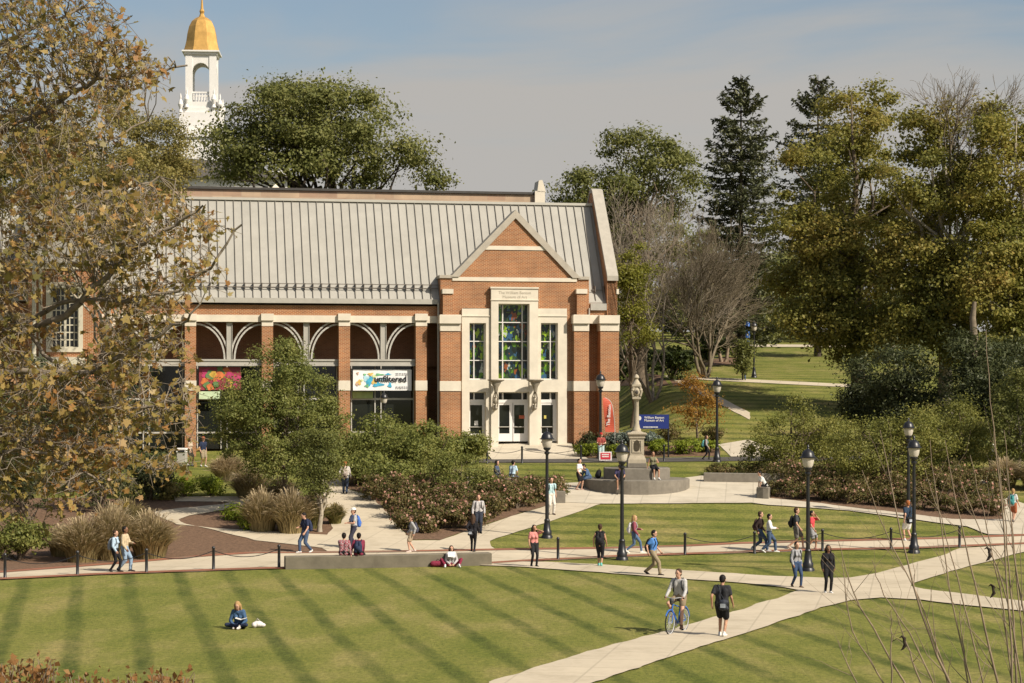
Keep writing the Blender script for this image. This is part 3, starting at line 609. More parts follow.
    person(gp(769, 552.5), 1.70, 78, 'student in white sleeves and jeans striding right behind a bollard', ((.58, .58, .60), LONG), (JEAN, LONG), WHT, (DKH, SHRT), stride=.28, arms=('hold', 'hold'))
    person(gp(760, 551.5), 1.78, 76, 'dark-clad student striding right beside the white-sleeved one', ((.035, .022, .02), LONG), ((.06, .09, .16), LONG), (.5, .5, .5), (BRH, SHRT), stride=.32, lead=-1, bag=('pack', (.05, .025, .022), 'brown-black backpack on the dark-clad striding student'))
    person(gp(796, 549.5), 1.86, 80, 'man in a dark t-shirt and grey shorts striding right behind the lamp post', ((.05, .055, .06), SHRT), ((.14, .13, .12), SHRT), (.45, .35, .28), (BRH, SHRT), stride=.28, bag=('pack', BLK, 'black backpack on the man in grey shorts'))
    person(gp(811.5, 550), 1.72, 70, 'person in a red top and grey shorts raising a hand to the face', ((.52, .06, .07), SHRT), ((.26, .26, .27), SHRT), (.3, .15, .12), (DKH, SHRT), stride=.16, arms=('hang', 'face'), skin='tan')
    person(gp(796.5, 588), 1.68, 22, 'woman in a grey cardigan and blue jeans holding a red bottle', ((.27, .27, .28), LONG), ((.035, .06, .12), LONG), (.14, .09, .06), (DKH, 'tail'), stride=.19, fem=True, bag=('pack', BLK, 'black backpack slung on the woman in the grey cardigan'))
    person(gp(828, 593.5), 1.70, 6, 'woman in a black jacket and black trousers with long dark curls', ((.013, .013, .015), LONG), ((.013, .013, .015), LONG), (.62, .60, .58), (DKH, LONG), stride=.08, fem=True, skin='brown')
    person(gp(908, 541.5), 1.84, -150, 'man in a navy t-shirt and white shorts beside a tall lamp post', ((.02, .035, .06), SHRT), (WHT, SHRT), WHT, (RDH, SHRT), stride=.1, arms=('hold', 'hang'), bag=(1, BLK, 'black bag on the man in white shorts'))
    person(gp(1013, 522.5), 1.62, 140, 'person in rust shorts walking away at the right edge', ((.50, .50, .50), SHRT), ((.30, .09, .04), SHRT), (.1, .08, .07), (BLH, SHRT), stride=.14, bag=('pack', (.05, .22, .22), 'teal backpack on the person in rust shorts'), fem=True)
    person(gp(579, 490.5), 1.68, 60, 'dark-haired woman in a white top and black shorts by the monument step', (WHT, SHRT), (BLK, SHRT), (.4, .25, .2), (DKH, SHRT), stride=.12, fem=True, arms=('hang', 'hold'))
    mg = G(636.5, 487); mz = h(mg.x, mg.y) - .1; r1 = 53 * mg.y / F
    def onstep(dx, dy, zst, *a, **k):
        loc = V3(mg.x + dx, mg.y + dy, mz if zst == 0 else mz + zst); return person(loc, *a, **k)
    onstep(-r1 * .98 + .22, -.45, 0, 1.66, -70, 'person in blue denim sitting on the left end of the monument step', ((.07, .12, .22), LONG), (JEAN, SHRT), BLK, (DKH, SHRT), seat=.56, lean=30, head=(20, 0), arms=('knee', 'knee'), legs=('down', .08))
    bp = thing('backpack', 'black round backpack resting on the left end of the monument step', 'backpack', (mg.x - r1 + .75, mg.y - .35, mz + .56)); v = Vol(); v.cone((0, 0, .16), (.05, .05, .34), .17, .14); v.ball((.05, -.12, .18), .1); fuse(v, 'bag', cmat(BLK), bp, .025); MB().tube([(.02, 0, .44), (.06, -.03, .55), (.12, .02, .44)], .014, 6).build('handle', cmat(BLK), bp)
    onstep(-1.02, -r1 + .42, 0, 1.66, 0, 'dark-haired person in a purple-navy top sitting on the front of the monument step', ((.05, .045, .10), SHRT), ((.03, .03, .035), SHRT), (.35, .2, .15), (DKH, SHRT), seat=.56, lean=24, head=(20, 0), arms=('knee', 'knee'), skin='tan', legs=('down', .08))
    onstep(.80, -1.42, .55, 1.70, 18, 'person in an olive top and black shorts lounging on the upper monument step', ((.16, .15, .09), 'none'), (BLK, SHRT), WHT, (BRH, SHRT), seat=.58, lean=-8, arms=('prop', 'hold'), fem=True, skin='tan', legs=('down', 0))
    person(gp(601, 461.8), 1.72, 10, 'person in a red cap and red shirt holding up a placard', ((.27, .06, .05), SHRT), ((.34, .44, .43), LONG), (.1, .1, .1), (DKH, SHRT), stride=.05, cap=(.35, .02, .02), arms=('hold', 'hold'))
    g = gp(605.5, 462.3); sg = thing('placard', 'small white-bordered red placard held by the person in a red cap', 'sign', g)
    MB().box(-.37, .37, -.02, .02, .10, .62).build('board', cmat((.66, .60, .60), .6), sg); MB().box(-.29, .29, -.03, -.02, .17, .55).build('red_field', cmat((.50, .03, .05), .6), sg)
    m = MB()
    for z in (.42, .30): m.box(-.21, .20, -.036, -.03, z, z + .07)
    m.build('lettering', cmat((.66, .55, .55), .6), sg); MB().tube([(0, .03, 0), (0, .03, .6)], .016, 6).build('stake', cmat((.3, .22, .14)), sg)
    person(gp(706, 460), 1.50, 80, 'long-haired person walking right along the service road', ((.30, .26, .25), LONG), (BLK, LONG), BLK, (BRH, LONG), stride=.2, fem=True, bag=('pack', (.15, .42, .42), 'pale teal backpack on the person by the service road'))
    person(gp(744, 380.5), 1.72, 178, 'distant person in blue jeans standing behind the staked sapling', ((.06, .10, .17), LONG), ((.06, .09, .17), LONG), BLK, (DKH, SHRT), stride=.1)
    g = G(764, 499); person(g + V3(.1, .35, 0), 1.66, -80, 'person in a white t-shirt hunched on the stubby seat wall', (WHT, SHRT), (BLK, LONG), BLK, (DKH, SHRT), seat=.62, lean=34, arms=('knee', 'knee'))
    person(gp(203, 467), 1.74, 40, 'person in a navy shirt and red cap near the left museum piers', (NAVY, SHRT), (KHAKI, SHRT), WHT, (BRH, SHRT), stride=.1, cap=(.30, .08, .03))
    person(gp(190, 466), 1.66, 70, 'person in a beige top near the left museum piers', ((.42, .34, .26), SHRT), ((.3, .26, .2), SHRT), WHT, (BRH, LONG), stride=.1, fem=True)
    person(gp(991, 469), 1.72, -60, 'distant person in a white shirt among the right-hand trees', (WHT, SHRT), (BLK, LONG), BLK, (DKH, SHRT), stride=.15)
    # ------------------------------------------------ bicycle and rider
    fr, re = G(669.7, 635.2), G(684.3, 631.2); d = (fr - re); c = (fr + re) / 2; d.z = 0; d.normalize(); fc = math.degrees(math.atan2(d.x, -d.y)); c.z = h(c.x, c.y)
    bike = thing('bicycle', 'blue city bicycle ridden towards the camera on the footpath', 'bicycle', c, R(fc)); blue = cmat((.03, .12, .40), .35); chrome = cmat((.45, .45, .46), .3)
    rw = .345; A1, A2 = V3(0, -.52, rw), V3(0, .53, rw); BB = V3(0, .08, .28); ST = V3(0, .24, .84); HD = V3(0, -.33, .86); HB = V3(0, -.36, .70)
    m = MB()
    for a, b, r_ in ((BB, ST, .018), (BB, HB, .021), (V3(0, .20, .74), HD, .019), (HD + V3(0, .02, .05), HB - V3(0, .015, .05), .022)): m.tube([a, b], r_, 8)
    for s in (-1, 1): m.tube([BB + V3(s * .03, 0, 0), A2 + V3(s * .06, 0, 0)], .011, 6); m.tube([V3(s * .02, .21, .76), A2 + V3(s * .06, 0, 0)], .010, 6)
    m.build('frame', blue, bike, smooth=True)
    m = MB()
    for s in (-1, 1): m.tube([HB - V3(0, .015, .05), HB + V3(s * .05, -.03, -.08), A1 + V3(s * .055, 0, 0)], .013, 6)
    m.build('fork', blue, bike, smooth=True)
    for A_ in (A1, A2):
        w = MB(); rr = 26
        w.tube([A_ + V3(0, math.cos(q) * rw * .90, math.sin(q) * rw * .90) for q in np.linspace(0, 2 * math.pi, 37)], .014, 6, False)
        rim = w.build('rim', chrome, bike, smooth=True)
        MB().tube([A_ + V3(0, math.cos(q) * (rw - .02), math.sin(q) * (rw - .02)) for q in np.linspace(0, 2 * math.pi, 37)], .020, 8, False).build('tyre', cmat((.02, .02, .02), .8), bike, smooth=True)
        sp = MB()
        for q in range(rr): a = 2 * math.pi * q / rr; sp.tube([A_ + V3(.02 * (-1) ** q, math.cos(a + .3 * (-1) ** (q // 2)) * .02, math.sin(a) * .02), A_ + V3(0, math.cos(a) * rw * .9, math.sin(a) * rw * .9)], .0025, 3)
        sp.tube([A_ - V3(.05, 0, 0), A_ + V3(.05, 0, 0)], .025, 8); sp.build('spoke', chrome, bike)
        f0, f1 = (.25, 2.6) if A_.y > 0 else (.6, 2.6); f0, f1 = (f0, f1) if A_.y < 0 else (math.pi - 2.75, math.pi - .2)
        MB().tube([A_ + V3(0, math.cos(q) * (rw + .03), math.sin(q) * (rw + .03)) for q in np.linspace(.15, 2.5, 16)], .022, 6).build('mudguard', blue, bike, smooth=True)
    m = MB(); hz = 1.04; m.tube([HD, HD + V3(0, .03, .16)], .014, 8); m.tube([V3(-.29, -.20, hz), V3(-.20, -.28, hz + .02), V3(0, -.31, hz - .02), V3(.20, -.28, hz + .02), V3(.29, -.20, hz)], .013, 8); m.build('handlebar', chrome, bike, smooth=True)
    [MB().tube([V3(s * .30, -.19, hz), V3(s * .26, -.24, hz + .003)], .02, 8).build('grip', cmat(BLK), bike) for s in (-1, 1)]
    m = MB(); m.tube([ST - V3(0, .02, .1), ST + V3(0, .01, .08)], .013, 8); m.build('seat_post', chrome, bike)
    v = Vol(); v.cone((0, .08, .945), (0, .30, .95), .035, .085); v.ball((0, .30, .945), .10, (1, .8, .5)); fuse(v, 'saddle', cmat((.02, .016, .014)), bike, .02)
    m = MB(); m.tube([BB + V3(-.07, 0, 0), BB + V3(.07, 0, 0)], .02, 8); q = V3(0, -.06, -.16)
    m.tube([BB + V3(.08, 0, 0), BB + V3(.08, -.03, -.165)], .011, 6); m.tube([BB + V3(-.08, 0, 0), BB + V3(-.08, .03, .165)], .011, 6); m.lathe([(.10, -.004), (.10, .004)], (0, 0, 0), 20); n0 = len(m.v) - 40
    for i in range(n0, len(m.v)): x, y, z = m.v[i]; m.v[i] = tuple(BB + V3(-.055 + z, x, y))
    m.build('crank', chrome, bike)
    for s, p in ((1, BB + V3(.13, -.03, -.165)), (-1, BB + V3(-.13, .03, .165))): MB().box(p.x - .045, p.x + .045, p.y - .04, p.y + .04, p.z - .012, p.z + .012).build('pedal', cmat(BLK), bike)
    v = Vol(); v.cone((0, -.40, .98), (0, -.40, .90), .07, .06); fuse(v, 'head_light', cmat((.05, .05, .05), .4), bike, .02)
    person(c, 1.75, fc, 'young man in a light grey jacket riding a blue bicycle', ((.40, .39, .38), LONG), ((.22, .17, .11), 'cut'), (.14, .07, .04), (BRH, SHRT), stride=0, lean=10, legs=('abs', (0, .22, 1.04), ((-.13, .08, .53), (.13, .02, .205)), .3), arms=((-.27, -.17, 1.06), (.27, -.17, 1.06)), bag=('pack', (.03, .03, .035), 'dark backpack worn by the cyclist'), head=(4, -12))
mkpeople()
flush_people()

# ================================================================ the museum
A = R(10); BO = Vector((6.69, 125.0, 3.95)); ca, sa = math.cos(A), math.sin(A)
museum = thing('museum', 'red brick museum with gabled stone-framed entrance and pale metal roof', 'museum', BO, A)
def P(x, y, w):
    kx = (x - CX) / F
    t = (w - sa * BO.x + ca * BO.y) / (ca - sa * kx)
    X = t * kx - BO.x; Y = t - BO.y
    return ca * X + sa * Y, CAMZ - (y - CY) / F * t - BO.z
def pb(mb, x0, y0, x1, y1, w0, w1, zb=None):
    u0, _ = P(x0, y0, w0); u1, _ = P(x1, y0, w0); xm = (x0 + x1) / 2
    zt = P(xm, y0, w0)[1]; z0 = P(xm, y1, w0)[1] if zb is None else zb
    return mb.box(u0, u1, w0, w1, z0, zt)
PU = lambda x, w: P(x, 400, w)[0]
PZ = lambda y, w, x=515: P(x, y, w)[1]
def build_museum():
    T = museum; BZ = -.9
    # entrance pavilion wall, left open where the stone surround stands
    b = MB(); w0, w1 = 0, 1.4
    zs = PZ(277.5, 0)
    pb(b, 440.5, 277, 463, 445, w0, w1, BZ); pb(b, 566.5, 277, 589, 445, w0, w1, BZ)
    ul, ur = PU(463, 0), PU(566.5, 0); cl, cr = PU(491, 0), PU(538.5, 0); zc = PZ(288.5, 0); zd = PZ(308.5, 0)
    b.box(ul, cl, w0, w1, zd, zs); b.box(cr, ur, w0, w1, zd, zs); b.box(cl, cr, w0, w1, zc, zs)
    g0, g1 = P(452, 277.5, 0), P(579, 279.5, 0); ga = P(515.3, 217.5, 0)
    b.prism([(g0[0], zs), (ga[0], ga[1]), (g1[0], zs)], w0, w1)
    b.build('entrance_wall', brick, T)
    # gable coping, bands
    s = MB(); th = .34
    def rake(a, c, out):
        d = Vector((c[0] - a[0], c[1] - a[1])).normalized(); nrm = Vector((-d.y, d.x)) * out
        return [(a[0], a[1]), (c[0], c[1]), (c[0] + nrm.x * th, c[1] + nrm.y * th), (a[0] + nrm.x * th, a[1] + nrm.y * th)]
    apex = (ga[0], ga[1] + th * 1.38)
    s.prism([(g0[0] - .1, zs), (g0[0] + .42, zs), (ga[0], ga[1] - .05), (apex[0], apex[1])], w0 - .13, w1 + .1)
    s.prism([(g1[0] + .1, zs), (apex[0], apex[1] + .001), (ga[0] + .001, ga[1] - .05), (g1[0] - .42, zs)], w0 - .131, w1 + .1)
    pb(s, 439.6, 275, 452.3, 278, w0 - .1, w1); pb(s, 578.5, 276.5, 589.6, 279.5, w0 - .1, w1)
    s.build('gable_coping', mat('coping_stone', (.38, .34, .28), .85, .12, 2), T)
    s = MB(); pb(s, 452.5, 277.5, 577, 281.3, w0 - .06, .3); s.build('gable_band', stone, T)
    s = MB(); pb(s, 484.5, 246, 546, 250, w0 - .05, .3); s.build('gable_band', stone, T)
    # entrance piers
    for x0, x1 in ((440.5, 460.5), (574.3, 589)):
        c = MB(); bb = MB()
        pb(c, x0, 331, x1, 445, -.5, -.004, BZ)
        q = c.build('pier', brick, T)
        pb(bb, x0 - .5, 381, x1 + .5, 391, -.55, -.01); bb.build('pier_band', stone, q); bb = MB()
        pb(bb, x0 - .2, 323.4, x1 + .2, 331, -.56, -.01); pb(bb, x0 - .9, 315.4, x1 + .9, 323.4, -.70, -.012); pb(bb, x0 - .5, 314.6, x1 + .5, 315.4, -.6, -.012); bb.build('pier_cap', stone, q)
    for x0, x1 in ((443, 453), (577, 587)):
        c = MB(); bb = MB()
        pb(c, x0, 293.5, x1, 315, -.4, -.004); pb(bb, x0 - .5, 289, x1 + .5, 293.6, -.48, -.008)
        q = c.build('upper_pier', brick, T); bb.build('pier_cap', stone, q)
    s = MB(); pb(s, 460.5, 381, 463, 391, -.04, .2); s.build('stone_band', stone, T)
    s = MB(); pb(s, 566.8, 381, 574.3, 391, -.04, .2); s.build('stone_band', stone, T)
    # stone surround
    s = MB(); f = -.16
    win = [(469.5, 486, 323, 379.5), (498.5, 529.6, 303.7, 379.5), (541, 558, 323, 379.5)]
    tr = [(469.5, 486, 392, 400.5), (498.5, 529.6, 392, 400.5), (541, 558, 392, 400.5)]
    xs = [462, 469.5, 486, 491.2, 498.5, 529.6, 538.2, 541, 558, 567]
    def sb(x0, y0, x1, y1, ff=f, zb=None): pb(s, x0, y0, x1, y1, ff, .9, zb)
    sb(462, 308.6, 469.5, 445, zb=BZ); sb(486, 308.6, 491.2, 445, zb=BZ); sb(538.2, 308.6, 541, 445, zb=BZ); sb(558, 308.6, 567, 445, zb=BZ)
    sb(469.5, 308.6, 486, 323); sb(541, 308.6, 558, 323)
    sb(491.2, 288, 498.5, 445, f - .14, BZ); sb(529.6, 288, 538.2, 445, f - .14, BZ); sb(498.5, 288, 529.6, 303.7, f - .14)
    sb(469.5, 379.5, 486, 392); sb(498.5, 379.5, 529.6, 392, f - .06); sb(541, 379.5, 558, 392)
    pb(s, 461.6, 315.5, 491, 316.4, f - .05, 0); pb(s, 538.4, 315.5, 567.4, 316.4, f - .05, 0); pb(s, 490.7, 299.6, 538.7, 300.5, f - .19, 0); pb(s, 490.5, 287, 538.9, 288.6, f - .2, .9)
    s.build('stone_surround', stone, T)
    # windows
    pane_w = .42
    mulls = [[.33], [.17, .80], [.62]]
    for (x0, x1, y0, y1), mu, in zip(win, mulls):
        fr = MB(); u0, u1 = PU(x0, f), PU(x1, f); z0, z1 = PZ(y1, f), PZ(y0, f)
        t = .06
        fr.box(u0, u0 + t, .2, .5, z0, z1); fr.box(u1 - t, u1, .2, .5, z0, z1); fr.box(u0 + t, u1 - t, .2, .5, z1 - t, z1); fr.box(u0 + t, u1 - t, .2, .5, z0, z0 + t)
        for k in mu: uc = u0 + (u1 - u0) * k; fr.box(uc - .026, uc + .026, .22, .48, z0 + t, z1 - t)
        rows = [341.3, 360.4] + ([322.2] if y0 < 310 else [])
        for ry in rows:
            zc_ = PZ(ry, f); xs_ = [u0 + t] + [v for k in mu for v in (u0 + (u1 - u0) * k - .035, u0 + (u1 - u0) * k + .035)] + [u1 - t]
            for q in range(0, len(xs_), 2): fr.box(xs_[q], xs_[q + 1], .23, .47, zc_ - .026, zc_ + .026)
        wo = fr.build('window', white, T)
        MB().box(u0, u1, pane_w, pane_w + .03, z0, z1).build('pane', artglass, wo)
    for (x0, x1, y0, y1), mu in zip(tr, [[.33], [.17, .80], [.62]]):
        fr = MB(); u0, u1 = PU(x0, f), PU(x1, f); z0, z1 = PZ(y1, f), PZ(y0, f); t = .06
        fr.box(u0, u1, .2, .5, z1 - t, z1); fr.box(u0, u1, .2, .5, z0 - .14, z0 + t)
        for k in [0.02, .98] + mu: uc = u0 + (u1 - u0) * k; fr.box(uc - .04, uc + .04, .2, .48, z0 + t, z1 - t)
        wo = fr.build('transom_window', white, T); MB().box(u0, u1, pane_w, pane_w + .03, z0, z1).build('pane', glass, wo)
    zf = PZ(441.5, f)
    for lx0, lx1, gx0, gx1, hs in ((469.5, 486, 471.2, 483.2, 1), (498.5, 513.7, 500.3, 510.6, 1), (514.3, 529.6, 515.2, 525.4, -1), (541, 558, 542.8, 554.2, -1)):
        d = MB(); u0, u1, a0, a1 = PU(lx0, f), PU(lx1, f), PU(gx0, f), PU(gx1, f); zt = PZ(402.6, f); gt, gb, gm = PZ(405, f), PZ(433.6, f), PZ(427, f)
        y0, y1 = .24, .32
        d.box(u0, a0, y0, y1, zf, zt); d.box(a1, u1, y0, y1, zf, zt); d.box(a0, a1, y0, y1, gt, zt); d.box(a0, a1, y0, y1, zf, gb)
        do = d.build('door', white, T)
        MB().box(a0, a1, y0 + .03, y1 - .03, gb, gt).build('pane', glass, do)
        MB().tube([(a0, y0 - .05, gm), (a1, y0 - .05, gm)], .03, 6).build('handle', greym, do)
    for nx, ny, nw, nh, nm in ((474.5, 423, .22, .14, white), (519, 417, .35, .1, mat('notice_red', (.40, .10, .05))), (544, 417, .14, .1, mat('notice_yellow', (.5, .42, .10)))):
        u, z = P(nx, ny, .25); MB().box(u, u + nw, .235, .265, z - nh, z + nh).build('door_notice', nm, T)
    # flared bronze sconces
    br = mat('bronze_sconce', (.27, .235, .18), .5, .25, 6, metal=.3)
    for x0, x1 in ((487.5, 504.5), (526.5, 544)):
        um, zt = P((x0 + x1) / 2, 379.5, -1.0); zb = PZ(392, -1.0); r = (PU(x1, -1) - PU(x0, -1)) / 2
        m_ = MB(); m_.lathe([(.10, zb - zt), (.16, (zb - zt) * .6), (.30, (zb - zt) * .3), (.55 * r / .5 * .5, -.18), (r, -.05), (r, 0), (r * .9, -.02)], (um, -1.0, zt), 16, sy=.75)
        so_ = m_.build('wall_sconce', br, T, smooth=True)
        zl = PZ(409, -1.0)
        k = MB()
        for j in range(3):
            dx = (j - 1) * .16
            k.tube([(um + dx * .3, -.95, zb), (um + dx, -.85, (zb + zl) / 2 + .15), (um + dx * .9, -.7, zl + .1), (um + dx * .2, -.35, zl - .1)], .04, 6)
        k.sphere((um, -.75, (zb + zl) / 2), .15, (1, 1, 1.6)); k.sphere((um + .05, -.7, zl + .05), .12); k.box(um - .07, um + .07, -.7, -.30, zl + .1, zl + .25)
        k.build('bracket', br, so_)
    # carved lettering
    for txt, y, sz in (('The William Benton', 292.6, .25), ('Museum of Art', 296.8, .25)):
        u, z = P(514.8, y, f - .14); text_obj(txt, sz, mat('carved_letters', (.36, .32, .25)), T, (u, f - .146, z - .09), 'lettering')
    # right end bay and parapet wall
    b = MB(); pb(b, 589, 303.5, 606, 316, .25, 1.2); pb(b, 607, 279, 617.2, 316, .1, 1.0); pb(b, 600.5, 331, 619, 445, 0, 1.0, BZ)
    pb(b, 589, 316, 600.5, 445, 1.2, 1.4, BZ)
    b.build('end_wall', brick, T)
    s = MB(); pb(s, 589.6, 315, 600.5, 323.5, .2, 1.19); pb(s, 600.3, 323.4, 619.3, 331, -.06, 1.0); pb(s, 599.6, 315.2, 619.9, 323.4, -.18, 1.0); s.build('end_cap', stone, T)
    for q in ((600, 381, 620, 391, -.06, 1.0), (590, 381, 600, 391, 1.12, 1.2), (616.6, 289, 619, 294, .05, 1.0)): s = MB(); pb(s, *q); s.build('end_band', stone, T)
    # side wall under the end gable
    e = PU(617, .1); zE = PZ(279, .1); ER, RR = .6, 4.7
    zr0 = PZ(302.5, .6, 600); zr1 = CAMZ - BZ  # replaced below
    uR, zR = P(594, 197, RR); zpk = P(594, 193, RR)[1]
    wl = MB()
    prof = [(.1, -.9), (.1, zE), (RR - .2, zpk), (RR + .6, zpk), (RR + 5.6, zE), (RR + 5.6, -.9)]
    ux0, ux1 = PU(607.6, .1), PU(617, .1)
    vs = [(ux0, w, z) for w, z in prof] + [(ux1, w, z) for w, z in prof]; n_ = len(prof)
    wl.add(vs, [tuple(range(n_)), tuple(n_ + i for i in reversed(range(n_)))] + [(i, (i + 1) % n_, (i + 1) % n_ + n_, i + n_) for i in range(n_)])
    wl.build('gable_end_wall', brick, T)
    cp = MB(); pr = [(-.05, zE - .05), (-.05, zE + .26), (RR - .25, zpk + .18), (RR + .2, zpk + .30), (RR + .6, zpk + .18), (RR + 5.7, zE + .3), (RR + 5.7, zE), (RR + .6, zpk - .001), (RR - .2, zpk - .001)]
    vs = [(ux0 - .05, w, z) for w, z in pr] + [(ux1 + .05, w, z) for w, z in pr]; n_ = len(pr)
    cp.add(vs, [tuple(range(n_)), tuple(n_ + i for i in reversed(range(n_)))] + [(i, (i + 1) % n_, (i + 1) % n_ + n_, i + n_) for i in range(n_)])
    cp.build('parapet_coping', mat('parapet_stone', (.36, .33, .28), .85, .12, 2), T)
    # main roof
    uL = PU(-110, .6); zE2 = PZ(299.3, .6, 430); zRg = PZ(202.5, RR, 400); th = .18
    ua = PU(606.4, .6)
    r_ = MB()
    def slope(u0, u1, mb):
        mb.add([(u0, ER - .25, zE2 - .1), (u1, ER - .25, zE2 - .1), (u1, RR, zRg), (u0, RR, zRg), (u0, RR + 5, zE2), (u1, RR + 5, zE2),
                (u0, ER - .25, zE2 - .1 - th), (u1, ER - .25, zE2 - .1 - th), (u1, RR, zRg - th * 2), (u0, RR, zRg - th * 2), (u0, RR + 5, zE2 - th), (u1, RR + 5, zE2 - th)],
               [(0, 1, 2, 3), (3, 2, 5, 4), (6, 9, 8, 7), (9, 10, 11, 8), (0, 6, 7, 1), (4, 5, 11, 10), (0, 3, 9, 6), (3, 4, 10, 9), (1, 7, 8, 2), (2, 8, 11, 5)])
    slope(uL, ua, r_)
    r_.mi = 1
    sl = (zRg - zE2 + .1) / (RR - ER + .25); nn = int((ua - uL) / .52)
    for i in range(1, nn + 1):
        u = uL + i * (ua - uL) / (nn + .4); a, c = ER - .22, RR - .12
        za, zc2 = zE2 - .1 + sl * .03, zRg - .12 * sl
        r_.add([(u - .022, a, za), (u + .022, a, za), (u + .022, c, zc2), (u - .022, c, zc2), (u - .015, a, za + .14), (u + .015, a, za + .14), (u + .015, c, zc2 + .14), (u - .015, c, zc2 + .14)], [(4, 5, 6, 7), (0, 1, 5, 4), (1, 2, 6, 5), (2, 3, 7, 6), (3, 0, 4, 7)])
    r_.build('roof', [roofm, seamm], T)
    rc = MB(); rc.box(uL, ua, RR - .16, RR + .16, zRg - .02, zRg + .14); rc.build('ridge_cap', mat('ridge_metal', (.42, .40, .35), .5, .05), T)
    gu = MB(); gu.prism([(uL, zE2 - .32), (PU(438, .3), zE2 - .32), (PU(438, .3), zE2 - .02), (uL, zE2 - .02)], .12, .34); gu.prism([(PU(590, .3), zE2 - .62), (PU(606, .3), zE2 - .62), (PU(606, .3), zE2 - .2), (PU(590, .3), zE2 - .2)], .10, .32)
    gu.tube([(PU(438.4, .1), .1, zE2 - .2), (PU(438.4, .1), .1, -.5)], .07, 8); gu.tube([(PU(589.6, -.2), -.07, zE2 - .5), (PU(589.6, -.2), -.07, PZ(322, 0))], .05, 8)
    gu.build('gutter', greym, T)
    sr = MB(); zz = PZ(288.7, 1.2, 400); ws = ER - .25 + (zz - zE2 + .1) / sl
    for dz in (0, .22): sr.tube([(uL, ws - .22, zz + dz), (PU(441, 1), ws - .22, zz + dz)], .028, 5)
    sr.tube([(PU(590, 1), ws - .22, zz), (PU(606, 1), ws - .22, zz)], .028, 5)
    for i in range(0, nn + 1, 1):
        u = uL + i * (ua - uL) / (nn + .4) + .02
        if u < PU(441, 1) or u > PU(590, 1): sr.box(u - .02, u + .02, ws - .28, ws + .1, zz - .12, zz + .26)
    sr.build('snow_guard', mat('guard_metal', (.16, .14, .12), .5), T)
    # entrance gable roof running back into the main slope
    gr = MB(); k0 = (g0[0], zs); k1 = (g1[0], zs)
    gr.add([(k0[0], w1, zs), (ga[0], w1, ga[1]), (ga[0], RR, ga[1]), (k0[0], RR, zs)], [(0, 1, 2, 3)]); gr.add([(k1[0], w1, zs), (ga[0], w1, ga[1]), (ga[0], RR, ga[1]), (k1[0], RR, zs)], [(0, 3, 2, 1)])
    gr.build('entrance_roof', roofm, T)
    # loggia: fascia brick, stone band, piers
    xl = -110
    b = MB(); pb(b, xl, 304.3, 438, 314.5, .45, 1.1)
    b.build('fascia', brick, T)
    s = MB(); pb(s, xl, 314.3, 439, 321.3, .36, 1.2); s.build('lintel_band', stone, T)
    pc = [421.5, 344.5, 267.5, 190.5, 112]
    for xc in pc:
        pbk = MB(); pst = MB()
        pb(pbk, xc - 5.6, 326, xc + 5.6, 450, .3, 1.3, BZ)
        q = pbk.build('loggia_pier', brick, T)
        pb(pst, xc - 5.7, 320.4, xc + 5.7, 326, .27, 1.34); pb(pst, xc - 6.3, 313.6, xc + 6.3, 320.4, .16, 1.35); pst.build('pier_cap', stone, q); pst = MB()
        pb(pst, xc - 5.9, 380.5, xc + 5.9, 390.5, .26, 1.34); pst.build('pier_band', stone, q)
    # recessed back wall
    b = MB(); pb(b, xl, 321, 440, 366, 3.2, 3.5); b.build('back_wall', brick_mat('brick_lit_recess', (.40, .18, .10), (.30, .13, .075), (.40, .28, .19)), T)  # brick colour lifted to stand for indirect light in the recess
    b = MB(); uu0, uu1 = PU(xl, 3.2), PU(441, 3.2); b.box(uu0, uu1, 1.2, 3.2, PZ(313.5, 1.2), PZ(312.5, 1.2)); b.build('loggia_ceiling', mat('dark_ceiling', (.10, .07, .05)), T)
    # timber-grey frame: posts, braces, beam
    for i in range(len(pc) - 1):
        xr, xL_ = pc[i] - 5.6, pc[i + 1] + 5.6; xm = (xr + xL_) / 2 + .5
        bm_ = MB(); pb(bm_, xL_, 359.2, xr, 365.6, .62, .95); pb(bm_, xL_, 359.2, xr, 361, .56, .62); pb(bm_, xL_, 364.4, xr, 366, .56, .62)
        bm_.build('loggia_beam', greym, T)
        po = MB(); pb(po, xm - 2.4, 321, xm + 2.4, 359.2, .6, .95); pb(po, xm - 2.9, 321, xm - 2.3, 359.2, .55, 1.0); pb(po, xm + 2.3, 321, xm + 2.9, 359.2, .55, 1.0)
        po.build('loggia_post', greym, T)
